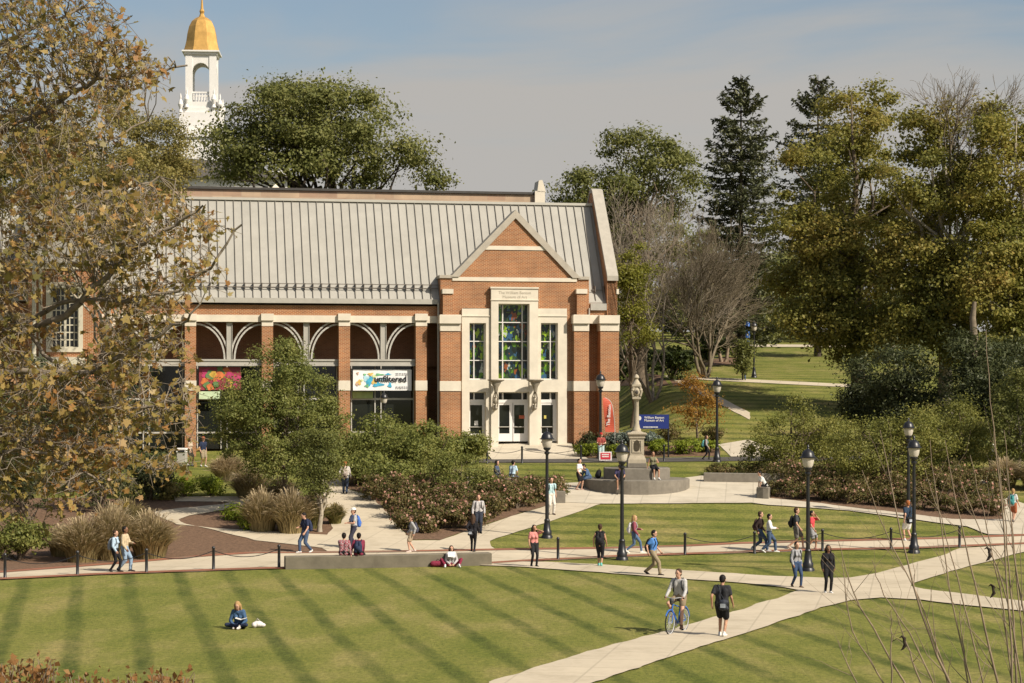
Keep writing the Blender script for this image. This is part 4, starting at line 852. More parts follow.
        for sgn in (-1, 1):
            br_ = MB(); ux = PU(xm + sgn * 3.2, .75); ue = PU(xr if sgn > 0 else xL_, .75); zb_ = PZ(359.2, .75, xm); zt_ = PZ(322.5, .75, xm)
            pts = []
            for j in range(13):
                an = math.pi / 2 * j / 12
                pts.append((ux + (ue - ux) * (1 - math.cos(an)), zb_ + (zt_ - zb_) * math.sin(an)))
            for j in range(12):
                (a0, c0), (a1, c1) = pts[j], pts[j + 1]
                d = Vector((a1 - a0, c1 - c0)).normalized(); nx, nz_ = -d.y * .12, d.x * .12
                for off in (-1, 1):
                    br_.add([(a0 + nx * off * 1.3, .62, c0 + nz_ * off * 1.3), (a1 + nx * off * 1.3, .62, c1 + nz_ * off * 1.3), (a1 + nx * off * .45, .62, c1 + nz_ * off * .45), (a0 + nx * off * .45, .62, c0 + nz_ * off * .45),
                             (a0 + nx * off * 1.3, .9, c0 + nz_ * off * 1.3), (a1 + nx * off * 1.3, .9, c1 + nz_ * off * 1.3), (a1 + nx * off * .45, .9, c1 + nz_ * off * .45), (a0 + nx * off * .45, .9, c0 + nz_ * off * .45)],
                            [(0, 1, 2, 3), (4, 7, 6, 5), (0, 4, 5, 1), (3, 2, 6, 7)])
            br_.build('arched_brace', mat('brace_metal', (.46, .44, .40), .45, .08, 3) if False else greyl, T)
        # storefront glazing
        fr = MB(); pan = MB(); z0 = -.4; zt = PZ(366, 1.5, xm); zm = PZ(399, 1.5, xm); ul_, ur_ = PU(xL_, 1.5), PU(xr, 1.5)
        for x in (xL_ + .8, xm - 9, xm - 3, xr - 2.8): pb(fr, x, 366, x + 1.1, 445, 1.45, 1.65, z0)
        fr.box(ul_, ur_, 1.47, 1.63, zm - .06, zm + .06); fr.box(ul_, ur_, 1.47, 1.63, zm - 2.1, zm - 2.0)
        fo = fr.build('storefront', greyl, T); pan.box(ul_, ur_, 1.55, 1.58, z0, zt); pan.build('pane', glass, fo)
    gp = MB(); pb(gp, 352.5, 391.5, 373, 398.2, 1.35, 1.45); gp.build('green_panel', mat('green_blind', (.33, .40, .17)), T)
    # left wing with the tall gridded window
    w = -2.0
    b = MB(); zt = PZ(264, w, 60)
    b.box(PU(28, w), PU(46, w), w, 4, BZ, zt); b.box(PU(83, w), PU(99, w), w, 4, BZ, zt)
    b.box(PU(46, w), PU(83, w), w, 4, PZ(282, w, 60), zt); b.box(PU(46, w), PU(83, w), w, 4, BZ, PZ(352, w, 60)); b.box(PU(-110, w + 3), PU(28, w + 3), w + 3, 4, BZ, zt)
    b.build('wing_wall', brick, T)
    s = MB(); pb(s, 46, 282, 51.5, 352, w - .1, w + .6); pb(s, 78.5, 282, 83, 352, w - .1, w + .6); pb(s, 51.5, 282, 78.5, 288, w - .1, w + .6); pb(s, 51.5, 347, 78.5, 352, w - .1, w + .6); pb(s, 27, 263, 100, 269, w - .12, w + 4); pb(s, 20, 357, 86, 369, w - 1.5, w - .02)
    s.tube([(PU(40.5, w - .1), w - .1, PZ(269, w, 60)), (PU(40.5, w - .1), w - .1, PZ(357, w, 60))], .1, 8)
    s.build('wing_stone', cream, T)
    fr = MB(); u0, u1 = PU(51.5, w), PU(78.5, w); z0, z1 = PZ(347, w, 60), PZ(288, w, 60)
    for i in range(7): u = u0 + (u1 - u0) * i / 6; fr.box(u - (.07 if i in (0, 3, 6) else .03), u + (.07 if i in (0, 3, 6) else .03), w + .25, w + .38, z0, z1)
    for i in range(9): z = z0 + (z1 - z0) * i / 8; fr.box(u0, u1, w + .252, w + .378, z - .035, z + .035)
    wo = fr.build('grid_window', cream, T); MB().box(u0, u1, w + .3, w + .33, z0, z1).build('pane', glass, wo)
    r2 = MB(); zt2 = zt + .02; r2.add([(PU(20, w), w - .3, zt2), (PU(104, w), w - .3, zt2), (PU(104, w), 5.4, zt2 + 5.2), (PU(20, w), 5.4, zt2 + 5.2), (PU(20, w), 5.4, zt2), (PU(104, w), 5.4, zt2)], [(0, 1, 2, 3), (0, 3, 4), (1, 5, 2), (3, 2, 5, 4), (0, 4, 5, 1)])
    r2.build('wing_roof', mat('grey_slate', (.20, .185, .15), .7, .15, 2), T)
    # rear hall whose brick parapet shows above the ridge
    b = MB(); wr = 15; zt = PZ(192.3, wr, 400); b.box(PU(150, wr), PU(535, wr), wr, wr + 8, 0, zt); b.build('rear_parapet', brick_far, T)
    s = MB(); s.box(PU(150, wr), PU(535, wr), wr - .15, wr + 8, zt, zt + .16); s.mi = 1
    pb(s, 535, 191, 545, 215, wr - .3, wr + 1.2); uA, zA = P(540.5, 181, wr)
    s.prism([(PU(536.5, wr), PZ(192, wr)), (PU(538, wr), zA), (PU(541.5, wr), zA + .05), (PU(543.5, wr), PZ(186, wr)), (PU(545, wr), PZ(192, wr))], wr - .3, wr + 1.2)
    u, z = P(275.5, 187, wr + 1); s.lathe([(.75, -.5), (.72, 0), (.01, .55)], (u, wr + 1, z - .35), 4, rot=.78)
    s.build('rear_coping', [mat('dark_coping', (.06, .055, .05)), stone], T)
    # body of the building behind the loggia
    b = MB(); b.box(PU(xl, 3.5), PU(606, 3.5), 3.6, 11, BZ, zE2 - .3); b.build('main_wall', brick, T)
def text_obj(txt, size, m, parent, loc, name, ext=.004, rot=(R(90), 0, 0), bold=0, align='CENTER'):
    cu = bpy.data.curves.new(name, 'FONT'); cu.body = txt; cu.size = size; cu.align_x = align; cu.extrude = ext; cu.offset = bold; cu.resolution_u = 3
    o = bpy.data.objects.new(name, cu); COL.objects.link(o)
    bpy.context.view_layer.update(); dg = bpy.context.evaluated_depsgraph_get()
    me = bpy.data.meshes.new_from_object(o.evaluated_get(dg)); bpy.data.objects.remove(o); bpy.data.curves.remove(cu)
    me.materials.clear(); me.materials.append(m)
    o = bpy.data.objects.new(name, me); COL.objects.link(o); o.parent = parent; o.location = loc; o.rotation_euler = rot
    return o
greyl = mat('light_grey_metal', (.42, .40, .36), .45, .08, 3, spec=.4)
build_museum()

# banner hung in the loggia
def banners():
    u0, z1 = P(353, 369.5, .8); u1, z0 = P(411.5, 390.5, .8)
    bn = thing('banner', 'white exhibition banner reading unfiltered hung between brick piers', 'banner', museum.matrix_basis @ Vector((u0, .8, z0)), A)
    w, hh = u1 - u0, z1 - z0
    vs = []; fs = []
    n = 14
    for j in range(5):
        for i in range(n + 1): vs.append((w * i / n, .012 * math.sin(i * 1.3 + j), hh * j / 4))
    k = len(vs); vs += [(x, y + .02, z) for x, y, z in vs]
    for j in range(4):
        for i in range(n): q = j * (n + 1) + i; fs += [(q, q + 1, q + n + 2, q + n + 1), (k + q, k + q + n + 1, k + q + n + 2, k + q + 1)]
    MB().add(vs, fs).build('sheet', mat('banner_vinyl', (.74, .73, .72), .5, .03), bn)
    art = MB(); cols = [(.06, .34, .52), (.62, .42, .12), (.16, .40, .20), (.35, .55, .62), (.45, .30, .22), (.55, .62, .30)]
    rr = random.Random(3)
    spots = [(.27, .48, .13, .22, 0), (.22, .6, .07, .14, 3), (.42, .30, .14, .11, 0), (.36, .42, .07, .12, 1), (.10, .38, .06, .13, 1), (.07, .3, .04, .07, 4), (.30, .78, .07, .07, 1), (.20, .76, .04, .05, 2), (.45, .76, .12, .05, 2), (.6, .78, .08, .04, 0), (.63, .25, .05, .11, 0), (.24, .22, .05, .08, 2), (.08, .82, .03, .06, 4), (.5, .55, .1, .08, 3), (.15, .48, .03, .06, 5), (.36, .68, .05, .07, 5)]
    for i, (cx, cz, rx, rz_, ci) in enumerate(spots):
        art.mi = ci; pts = []
        for a in range(18):
            an = 2 * math.pi * a / 18; q = 1 + .3 * math.sin(3 * an + i) + .15 * rr.uniform(-1, 1)
            pts.append((w * cx + w * rx * .62 * q * math.cos(an), hh * cz + hh * rz_ * q * math.sin(an)))
        art.add([(x, -.020 - .002 * i, z) for x, z in pts], [tuple(range(18))])
    art.build('artwork', [mat('print%d' % i, c, .5, .3, 3) for i, c in enumerate(cols)], bn)
    bk = mat('banner_ink', (.02, .02, .022), .5)
    text_obj('unfiltered', hh * .40, bk, bn, (w * .64, -.062, hh * .42), 'lettering', bold=.012)
    sm = MB()
    for cz in (.80, .16):
        for q in range(2):
            x = w * .73
            while x < w * .92: l = rr.uniform(.06, .16); sm.box(x, x + l, -.03, -.018, hh * (cz - .07 * q), hh * (cz - .07 * q + .04)); x += l + .05
    sm.build('small_print', mat('banner_grey', (.35, .35, .36)), bn)
    u0, z1 = P(199, 367, .9); u1, z0 = P(241, 399, .9); w, hh = u1 - u0, z1 - z0
    b2 = thing('banner', 'pink and yellow patterned exhibition banner behind the leafy trees', 'banner', museum.matrix_basis @ Vector((u0, .9, z0)), A)
    MB().box(0, w, 0, .02, hh * .28, hh).build('sheet', mat('pink_vinyl', (.24, .04, .055), .5, .3, 1.2), b2)
    art = MB()
    for i in range(26):
        cx, cz, r0 = rr.uniform(.08, .92) * w, rr.uniform(.36, .94) * hh, rr.uniform(.12, .3); art.mi = i % 4
        art.add([(cx + r0 * math.cos(a) * (1 + .3 * math.sin(4 * a + i)), -.006 - .002 * i, cz + r0 * math.sin(a)) for a in np.linspace(0, 2 * math.pi, 13)[:-1]], [tuple(range(12))])
    art.build('artwork', [mat('pr%d' % i, c, .5, .3, 4) for i, c in enumerate([(.5, .32, .06), (.38, .04, .12), (.5, .15, .05), (.10, .18, .07)])], b2)
    MB().box(0, w * .5, 0, .02, 0, hh * .24).build('footer', mat('pale_green', (.45, .55, .36)), b2)
banners()

# ---------------------------------------------------------------- white tower with a gilded dome
def tower():
    D = 232; s = D / F; cx = (202 - CX) * s; g = h(cx, D)
    Z = lambda y: CAMZ - (y - CY) * s - g
    t = thing('clock_tower', 'white cupola tower with gold bell-shaped dome behind the oak', 'tower', (cx, D, g), R(4)); t.scale = (.70, .70, 1); t.location.z -= .35
    b = MB(); hw = 3.9
    b.box(-hw, hw, -hw, hw, 0, Z(137)); b.box(-hw - .4, hw + .4, -hw - .4, hw + .4, Z(137), Z(131)); b.box(-3.4, 3.4, -3.4, 3.4, Z(131), Z(112)); b.box(-2.95, 2.95, -2.95, 2.95, Z(112), Z(107)); b.box(-2.75, 2.75, -2.75, 2.75, Z(107), Z(101))
    b.build('base', white, t)
    lo = MB(); r = 1.95
    for sx in (-1, 1):
        for sy in (-1, 1): lo.box(sx * r - .55, sx * r + .55, sy * r - .55, sy * r + .55, Z(101), Z(54))
    # arched heads between corner piers
    zsp, zt = Z(71), Z(54); hw_ = r - .55
    for face in range(4):
        pts = [(-hw_, zt), (-hw_, zsp)] + [(-hw_ * math.cos(a), zsp + hw_ * .75 * math.sin(a)) for a in np.linspace(0.05, math.pi - .05, 11)] + [(hw_, zsp), (hw_, zt)]
        inner = pts[1:-1]; q = []
        for i in range(len(inner) - 1):
            (x0, z0), (x1, z1) = inner[i], inner[i + 1]
            vs = [(x0, -r - .4, z0), (x1, -r - .4, z1), (x1, -r - .4, zt), (x0, -r - .4, zt), (x0, -r + .3, z0), (x1, -r + .3, z1), (x1, -r + .3, zt), (x0, -r + .3, zt)]
            rot = Matrix.Rotation(face * math.pi / 2, 3, 'Z')
            lo.add([rot @ Vector(v) for v in vs], [(0, 1, 2, 3), (4, 7, 6, 5), (0, 4, 5, 1)])
    lo.box(-2.7, 2.7, -2.7, 2.7, Z(54), Z(51.5)); lo.box(-3.05, 3.05, -3.05, 3.05, Z(51.5), Z(50))
    lo.build('lantern', white, t)
    ba = MB()
    for f_ in range(4):
        rot = Matrix.Rotation(f_ * math.pi / 2, 4, 'Z')
        for i in range(6):
            x = -1.15 + i * .46; o_ = len(ba.v); ba.box(x - .08, x + .08, -2.1, -1.95, Z(99), Z(92))
            for k in range(o_, len(ba.v)): ba.v[k] = tuple(rot @ Vector(ba.v[k]))
        o_ = len(ba.v); ba.box(-1.4, 1.4, -2.15, -1.9, Z(92), Z(90.5))
        for k in range(o_, len(ba.v)): ba.v[k] = tuple(rot @ Vector(ba.v[k]))
    ba.build('balustrade', white, t)
    dm = MB(); zb = Z(50); pr = []
    prof = [(3.0, 0), (2.75, .5), (2.5, 1.3), (2.32, 2.3), (2.05, 3.2), (1.6, 3.9), (1.0, 4.3), (.5, 4.5), (.3, 4.9), (.42, 5.2), (.22, 5.5), (.13, 6.6), (.05, 9.0)]
    dm.lathe([(r_ * 1.08, z * .93) for r_, z in prof], (0, 0, zb), 8, rot=R(22.5)); dm.build('dome', gold, t, smooth=False)
    for sx, sy in ((-3.2, -3.2), (3.2, -3.2), (-3.2, 3.2), (3.2, 3.2), (-2.2, -3.3), (2.2, -3.3)):
        ur = MB(); ur.lathe([(.38, 0), (.2, .35), (.45, .9), (.3, 1.3), (.12, 1.5), (.16, 1.8), (.02, 2.2)], (sx, sy, Z(112) if abs(sx) > 2.5 else Z(107)), 10); ur.build('urn', white, t, smooth=True)
    # white wing below, dark roof
    D2 = 215; s2 = D2 / F; x0 = (150 - CX) * s2
    hsx = thing('hall', 'white gabled hall with grey slate roof under the tower', 'building', ((205 - CX) * s2, D2, h((205 - CX) * s2, D2)), R(4))
    g2 = h((205 - CX) * s2, D2); zz = lambda y: CAMZ - (y - CY) * s2 - g2
    MB().box(-9, 9, 0, 12, 0, zz(170)).box(-4.2, .5, -.6, 0, zz(170), zz(152)).build('wall', white, hsx)
    MB().prism([(-10, zz(178)), (-3.5, zz(158)), (3.5, zz(163)), (10, zz(178))], -.7, 12).build('roof', mat('slate_far', (.12, .11, .105), .8), hsx)
tower()

# ---------------------------------------------------------------- low walls
def seat_wall(name, label, pts, hgt, thick, m, joint=2.2, drop=.4):
    "pts world xy along the front edge"
    t = MB(); n = len(pts)
    L_, Rr = [], []
    for i, p in enumerate(pts):
        d = (Vector(pts[min(i + 1, n - 1)]) - Vector(pts[max(i - 1, 0)])).normalized(); nn = Vector((-d.y, d.x))
        L_.append(Vector(p)); Rr.append(Vector(p) + nn * thick)
    zt = max(h(*p) for p in pts) + hgt if hgt > 0 else -hgt
    vs = []
    for a, b in zip(L_, Rr):
        zg = h(a.x, a.y) - drop; zz = h(a.x, a.y) + hgt
        vs += [(a.x, a.y, zg), (b.x, b.y, zg), (b.x, b.y, zz), (a.x, a.y, zz)]
    fs = [(0, 1, 2, 3), tuple(4 * (n - 1) + k for k in (3, 2, 1, 0))]
    for i in range(n - 1):
        o = 4 * i
        for k in range(4): fs.append((o + k, o + (k + 1) % 4, o + 4 + (k + 1) % 4, o + 4 + k))
    t.add(vs, fs)
    o = t.build(name, m, bevel=.025)
    return tag(o, label, 'wall')
def gpts(pix, sub=4):
    out = []
    for i in range(len(pix) - 1):
        for j in range(sub):
            t = j / sub; g = G(pix[i][0] + (pix[i + 1][0] - pix[i][0]) * t, pix[i][1] + (pix[i + 1][1] - pix[i][1]) * t); out.append((g.x, g.y))
    g = G(*pix[-1]); out.append((g.x, g.y)); return out
# promenade wall: built in three cast lengths of one wall
pw = gpts([(285, 569.5), (380, 568), (492, 565.5)], 6)
seat_wall('retaining_wall', 'long low weathered concrete wall between the front lawn and the promenade', pw, .5, .55, wallconc)
jw = MB()
seat_wall('seat_wall', 'low grey curved seat wall at the left of the plaza with two people on it', gpts([(466, 487.5), (492, 488.5), (524, 489)], 4), .55, .5, granite)
seat_wall('seat_wall', 'low seat wall end block beside the pale blue shirt student', gpts([(549, 503), (556, 503.8), (565.5, 503.8)], 2), .62, .6, granite)
seat_wall('seat_wall', 'long low grey wall at the right back of the plaza', gpts([(703.5, 482.5), (745, 483.2), (791, 483.5)], 4), .52, .5, granite)
seat_wall('seat_wall', 'short stubby seat wall at the left end of the right rose bed', gpts([(756.5, 499), (763, 499.6), (768.5, 499.8)], 2), .62, 3.2, granite)

# ---------------------------------------------------------------- monument
def monument():
    g = G(636.5, 487); sc = g.y / F; g.z = h(g.x, g.y) - .1
    t = thing('monument', 'pale stone column monument on stepped round granite base', 'monument', g)
    Z = lambda y: CAMZ - (y - CY) * sc - g.z
    r1 = 53 * sc
    b = MB(); b.lathe([(r1, -.5), (r1, .52), (r1 - .03, .55)], (0, 0, 0), 40); b.build('lower_step', granite, t, bevel=.0)
    b = MB(); b.lathe([(1.85, .55), (1.85, 1.10), (1.82, 1.13)], (0, 0, 0), 8, rot=R(22.5)); b.build('upper_step', granite, t)
    b = MB(); z1, z2 = Z(469), Z(462)
    b.box(-.50, .50, -.50, .50, 1.13, Z(463)); 
    b.build('plinth_block', granite, t, bevel=.02)
    p = MB(); zz = [Z(463), Z(455), Z(436), Z(432)]
    p.lathe([(.68, zz[0]), (.66, zz[0] + .2), (.53, zz[1])], (0, 0, 0), 4, rot=R(45)); 
    hw = .37
    p.box(-hw, hw, -hw, hw, zz[1], zz[2]); p.box(-hw - .05, hw + .05, -hw - .05, hw + .05, zz[2] - .12, zz[2]); p.lathe([(.62, zz[2]), (.72, zz[2] + .1), (.70, zz[2] + .17), (.5, zz[3] - .02), (.3, zz[3] + .05)], (0, 0, 0), 4, rot=R(45))
    for sx in (-1, 1): p.box(sx * .23 - .035, sx * .23 + .035, -hw - .03, -hw, zz[1] + .12, zz[2] - .2)
    p.box(-.195, .195, -hw - .03, -hw, zz[1] + .12, zz[1] + .19); p.box(-.195, .195, -hw - .03, -hw, zz[2] - .27, zz[2] - .2)
    p.build('pedestal', limeston2, t, bevel=.012)
    q = MB(); pts = [(.16 * math.cos(a) , (zz[1] + zz[2]) / 2 + .3 * math.sin(a)) for a in np.linspace(0, 2 * math.pi, 21)[:-1]]
    q.prism(pts, -hw - .035, -hw + .01); q.build('bronze_plaque', mat('bronze', (.075, .06, .04), .5, .3, 8, metal=.4), t)
    c = MB(); zc0, zc1 = Z(432) + .04, Z(399)
    c.lathe([(.24, zc0), (.24, zc0 + .1), (.19, zc0 + .16), (.15, zc0 + .34), (.135, zc0 + .4), (.12, zc1 - .1), (.16, zc1 - .05), (.19, zc1)], (0, 0, 0), 14)
    c.build('column', limeston2, t, smooth=True)
    k = MB(); zk = Z(384.5); m_ = (zc1 + zk) / 2
    k.box(-.22, .22, -.22, .22, zc1, zc1 + .13); k.box(-.19, .19, -.19, .19, zc1 + .13, zk - .1); k.box(-.24, .24, -.24, .24, zk - .1, zk)
    for sx in (-1, 1):
        k.tube([(sx * .19, -.2, zc1 + .15), (sx * .25, -.22, m_), (sx * .17, -.24, zk - .12)], .06, 6); k.sphere((sx * .21, -.2, m_ + .1), .1)
    k.sphere((0, -.22, m_), .17, (1, .6, 1.25)); k.lathe([(.25, zk), (.12, zk + .2), (.08, zk + .27), (.15, zk + .36), (.11, zk + .46), (.02, zk + .55)], (0, 0, 0), 10)
    k.build('carved_capital', limeston2, t, smooth=True)
    d = MB(); d.sphere((0, -.315, m_ - .02), .085, (1, .5, 1.2)); d.build('hollow_shade', mat('hollow_shade_tone', (.07, .06, .05)), t)  # dark raised bulge, its colour stands for shade in a carved hollow
monument()

# ---------------------------------------------------------------- lamps
lampglass, nt_, p_ = _nt('frosted_glass'); p_.inputs['Base Color'].default_value = (.52, .47, .40, 1); p_.inputs['Roughness'].default_value = .4
p_.inputs['Subsurface Weight'].default_value = .3; p_.inputs['Subsurface Radius'].default_value = (.1, .1, .1)
def make_lamp():
    t = thing('street_lamp', '', 'street lamp')
    b = MB(); b.lathe([(.26, -.2), (.26, .08), (.21, .14), (.215, .30), (.17, .36), (.14, .62), (.12, .75), (.135, .80), (.10, .86)], seg=12); b.build('base', blackm, t, smooth=True)
    b = MB(); b.lathe([(.085, .8), (.078, 2.2), (.065, 3.7), (.07, 3.75), (.12, 3.80), (.12, 3.86), (.07, 3.9), (.09, 3.95)], seg=12); b.build('pole', blackm, t, smooth=True)
    b = MB(); b.lathe([(.13, 3.95), (.14, 4.0), (.17, 4.03), (.17, 4.07), (.11, 4.08)], seg=16); b.build('collar', blackm, t, smooth=True)
    b = MB(); b.lathe([(.15, 4.07), (.20, 4.15), (.245, 4.38), (.25, 4.46)], seg=16); b.build('globe', lampglass, t, smooth=True)
    b = MB(); b.lathe([(.33, 4.44), (.335, 4.47), (.27, 4.50), (.245, 4.60), (.19, 4.70), (.11, 4.76), (.05, 4.79), (.035, 4.84), (.06, 4.88), (.012, 4.97)], seg=16); b.build('cap', blackm, t, smooth=True)
    return t
def place_lamps():
    L0 = make_lamp(); used = False
    def put(loc, hpx, label):
        nonlocal used
        o = L0 if not used else copy_tree(L0); used = True
        o.location = loc; k = hpx * loc[1] / F / 4.95; o.scale = (k, k, k); o['label'] = label; o['group'] = 'black campus street lamps'
    for x, y, hp, lb in ((622, 560, 120, 'black street lamp on the grass wedge near the man in a blue t-shirt'), (808, 571, 126, 'black street lamp beside the two women on the footpath'), (914, 553, 117, 'black street lamp in front of the man in white shorts'), (547, 538, 110, 'black street lamp right behind the woman in a pink top'), (908.5, 517, 99, 'black street lamp standing in the right rose bed'), (717, 462, 85, 'black street lamp by the service road near the golden tree'), (600.5, 459, 88, 'black street lamp against the brick corner of the museum'), (754, 377.5, 57, 'black street lamp on the upper lawn below the blue emergency tower')):
        put(G(x, y), hp, lb)
    p = W(384, 441, 119.5); put(Vector((p.x, p.y, h(p.x, p.y))), 68, 'black street lamp in front of the unfiltered banner behind shrubs')
place_lamps()

# ---------------------------------------------------------------- bollards and chains
def bollards():
    m = blackm
    b = MB(); b.lathe([(.075, -.1), (.075, .04), (.06, .06), (.055, .84), (.07, .86), (.07, .90), (.03, .95)], seg=10)
    base = b.build('bollard', m, smooth=True)
    spots = [(5, 578.5), (77.5, 575.5), (146.5, 573), (213.5, 570.5), (279, 568.5), (558, 560), (685, 555), (754.5, 553.5), (822.5, 551), (891, 549.5), (959.5, 547.5)]
    names = ['black chain bollard at the far left end of the promenade', 'black chain bollard left of the strolling couple', 'black chain bollard right of the strolling couple', 'black chain bollard in front of the mulch bed', 'black chain bollard at the left end of the long low wall', 'black chain bollard right of the woman in a pink top', 'black chain bollard right of the man in a blue t-shirt', 'black chain bollard in front of the student in white sleeves', 'black chain bollard right of the street lamp by the two women', 'black chain bollard left of the street lamp near white shorts', 'black chain bollard nearest the right end of the promenade']
    tops = []
    for i, ((x, y), lb) in enumerate(zip(spots, names)):
        g = G(x, y); o = base if i == 0 else base.copy()
        if i: COL.objects.link(o)
        o.location = g; tag(o, lb, 'bollard', 'black chain bollards along the promenade'); tops.append(g + Vector((0, 0, .78)))
    def chain(a, c, lb, sag=.28, grp='chains between the promenade bollards'):
        n = 22; pts = []
        for i in range(n + 1):
            t = i / n; p = a.lerp(c, t); p.z -= sag * 4 * t * (1 - t); pts.append(p)
        mb = MB(); mb.tube([p - a for p in pts], .016, 5)
        tag(mb.build('chain', m, loc=a), lb, 'chain', grp)
    for i in (0, 1, 2, 3, 6, 7, 8, 9):
        chain(tops[i], tops[i + 1], 'thin sagging black chain %s' % ['at the far left of the promenade', 'passing in front of the strolling couple', 'in front of the bare mulch bed left part', 'in front of the bare mulch bed up to the wall', '', '', 'between the bollards below the striped lawn centre', 'in front of the pair by the tall lamp', 'between the two right lamps', 'nearest the right end of the promenade'][i])
    far = [(453, 463.5), (487, 463.5), (522, 463.2), (664, 461.5), (752, 460.5), (581, 462)]
    pf = []
    for i, (x, y) in enumerate(far):
        g = G(x, y); o = base.copy(); COL.objects.link(o); o.location = g; o.scale = (1, 1, 1.05)
        tag(o, 'black chain bollard ' + ['at the shrub mass edge by the service road', 'in front of the forecourt, left', 'in front of the forecourt, middle', 'behind the monument by the service road', 'by the service road near the right walk', 'at the forecourt corner next to the low planting'][i], 'bollard', 'black bollards along the service road'); pf.append(g + Vector((0, 0, .8)))
    chain(pf[0], pf[1], 'thin black chain beside the shrubs in front of the forecourt', .2, 'chains along the forecourt'); chain(pf[1], pf[2], 'thin black chain in front of the museum doors', .2, 'chains along the forecourt'); chain(pf[2], pf[5], 'thin black chain at the right of the forecourt', .25, 'chains along the forecourt')
bollards()

# ---------------------------------------------------------------- signs, flag, emergency tower, pole
def signs():
    g = W(654, 447, 120.5); gz = h(g.x, g.y); t = thing('sign', 'blue museum sign with white lettering on posts behind the monument', 'sign', (g.x, g.y, gz))
    s = 120.5 / F; Z = lambda y: CAMZ - (y - CY) * s - gz; w = 14.8 * s
    blue = mat('sign_blue', (.02, .035, .17), .4, .06)
    MB().box(-w, w, -.04, .04, Z(428.6), Z(414.6)).build('panel', blue, t)
    for sx in (-1, 1): MB().tube([(sx * (w - .02), .07, -.1), (sx * (w - .02), .07, Z(414.3))], .05, 8).build('post', blackm, t)
    text_obj('William Benton', .19, white, t, (-w + .30, -.048, Z(418.6)), 'lettering', align='LEFT', bold=.003); text_obj('Museum of Art', .19, white, t, (-w + .30, -.048, Z(421.4)), 'lettering', align='LEFT', bold=.003)
    sm = MB(); x = -w + .24
    for k in range(9): l = .045 + .03 * (k * 7 % 3); sm.box(x, x + l, -.046, -.041, Z(427.6), Z(426.5)); x += l + .025
    sm.build('small_print', white, t)
    e = MB(); e.prism([(.14 * math.cos(a) * (1.0 if math.cos(a) < .3 else .75), .13 * math.sin(a)) for a in np.linspace(0, 2 * math.pi, 13)[:-1]], -.047, -.041); e.build('emblem', white, t, loc=(-w + .02, 0, Z(418.2)))
    # feather flag
    g = W(608, 446, 121.5); gz = h(g.x, g.y); t = thing('feather_flag', 'orange-red feather flag with white vertical lettering by the brick corner', 'flag', (g.x, g.y, gz))
    s = 121.5 / F; Z = lambda y: CAMZ - (y - CY) * s - gz
    prof = []
    n = 18; vs = []; fs = []
    pole = []
    for i in range(n + 1):
        k = i / n; z = Z(432) + (Z(397.5) - Z(432)) * k
        c_ = .13 - .22 * k ** 1.5; hw_ = .29 if k < .72 else .29 * math.sqrt(max(1 - ((k - .72) / .285) ** 2, .02))
        xl_, xr_ = c_ - .29 + (.29 - hw_) * .4, c_ - .29 + (.29 - hw_) * .4 + 2 * hw_
        vs += [(xl_, .03 * math.sin(k * 5), z), (xr_, .05 + .05 * math.sin(k * 7 + 1), z)]
        pole.append((xr_, .06 + .05 * math.sin(k * 7 + 1), z))
    k0 = len(vs); vs += [(x, y + .012, z) for x, y, z in vs]
    for i in range(n): q = 2 * i; fs += [(q, q + 1, q + 3, q + 2), (k0 + q, k0 + q + 2, k0 + q + 3, k0 + q + 1)]
    MB().add(vs, fs).build('flag_cloth', mat('flag_red', (.46, .085, .045), .6, .08), t)
    MB().tube([(.43, .07, 0)] + pole, .02, 6).build('pole', greyl, t)
    text_obj('The Benton', .27, white, t, (.14, -.06, (Z(432) + Z(400)) / 2 + .05), 'lettering', rot=(R(90), R(-90 + 4), 0), bold=.006)
    # blue-light tower
    D = 228; g = W(747.5, 345, D); gz = h(g.x, g.y); t = thing('emergency_tower', 'tall blue emergency call tower on the upper lawn', 'emergency phone', (g.x, g.y, gz))
    bl = mat('tower_blue', (.03, .10, .33), .4, .08)
    MB().lathe([(.27, -.3), (.27, 2.9), (.20, 3.0), (.20, 3.25)], seg=12).build('body', bl, t, smooth=True)
    MB().lathe([(.16, 3.25), (.17, 3.45), (.08, 3.62), (.02, 3.7)], seg=12).build('beacon', mat('beacon', (.35, .45, .6), .2), t, smooth=True)
    MB().box(-.09, .09, -.29, -.25, 1.2, 1.5).build('call_panel', greym, t)
    # slender white pole above the left wing
    D = 113; g = W(34, 440, D); gz = h(g.x, g.y)
    t = MB(); t.lathe([(.09, 0), (.085, 5), (.17, 5.1), (.17, 14), (.15, 14.1)], seg=10); zt = CAMZ - (176 - CY) * D / F - gz
    tag(MB().lathe([(.2, -.3), (.2, .1), (.14, .2), (.12, zt * .5), (.10, zt), (.05, zt + .1)], seg=10).build('flagpole', cream, smooth=True, loc=(g.x, g.y, gz)), 'slim cream pole standing before the left museum wing', 'pole')
    D = 117; g = W(182, 449, D); gz = h(g.x, g.y)
    ub = thing('litter_bin', 'small white-topped bin near the left museum pier', 'bin', (g.x, g.y, gz))
    MB().box(-.28, .28, -.28, .28, -.2, .55).build('body', greym, ub, bevel=.03); MB().box(-.31, .31, -.31, .31, .55, .82).build('hood', white, ub, bevel=.03); MB().box(-.2, .2, -.318, -.30, .58, .72).build('slot', blackm, ub)
signs()

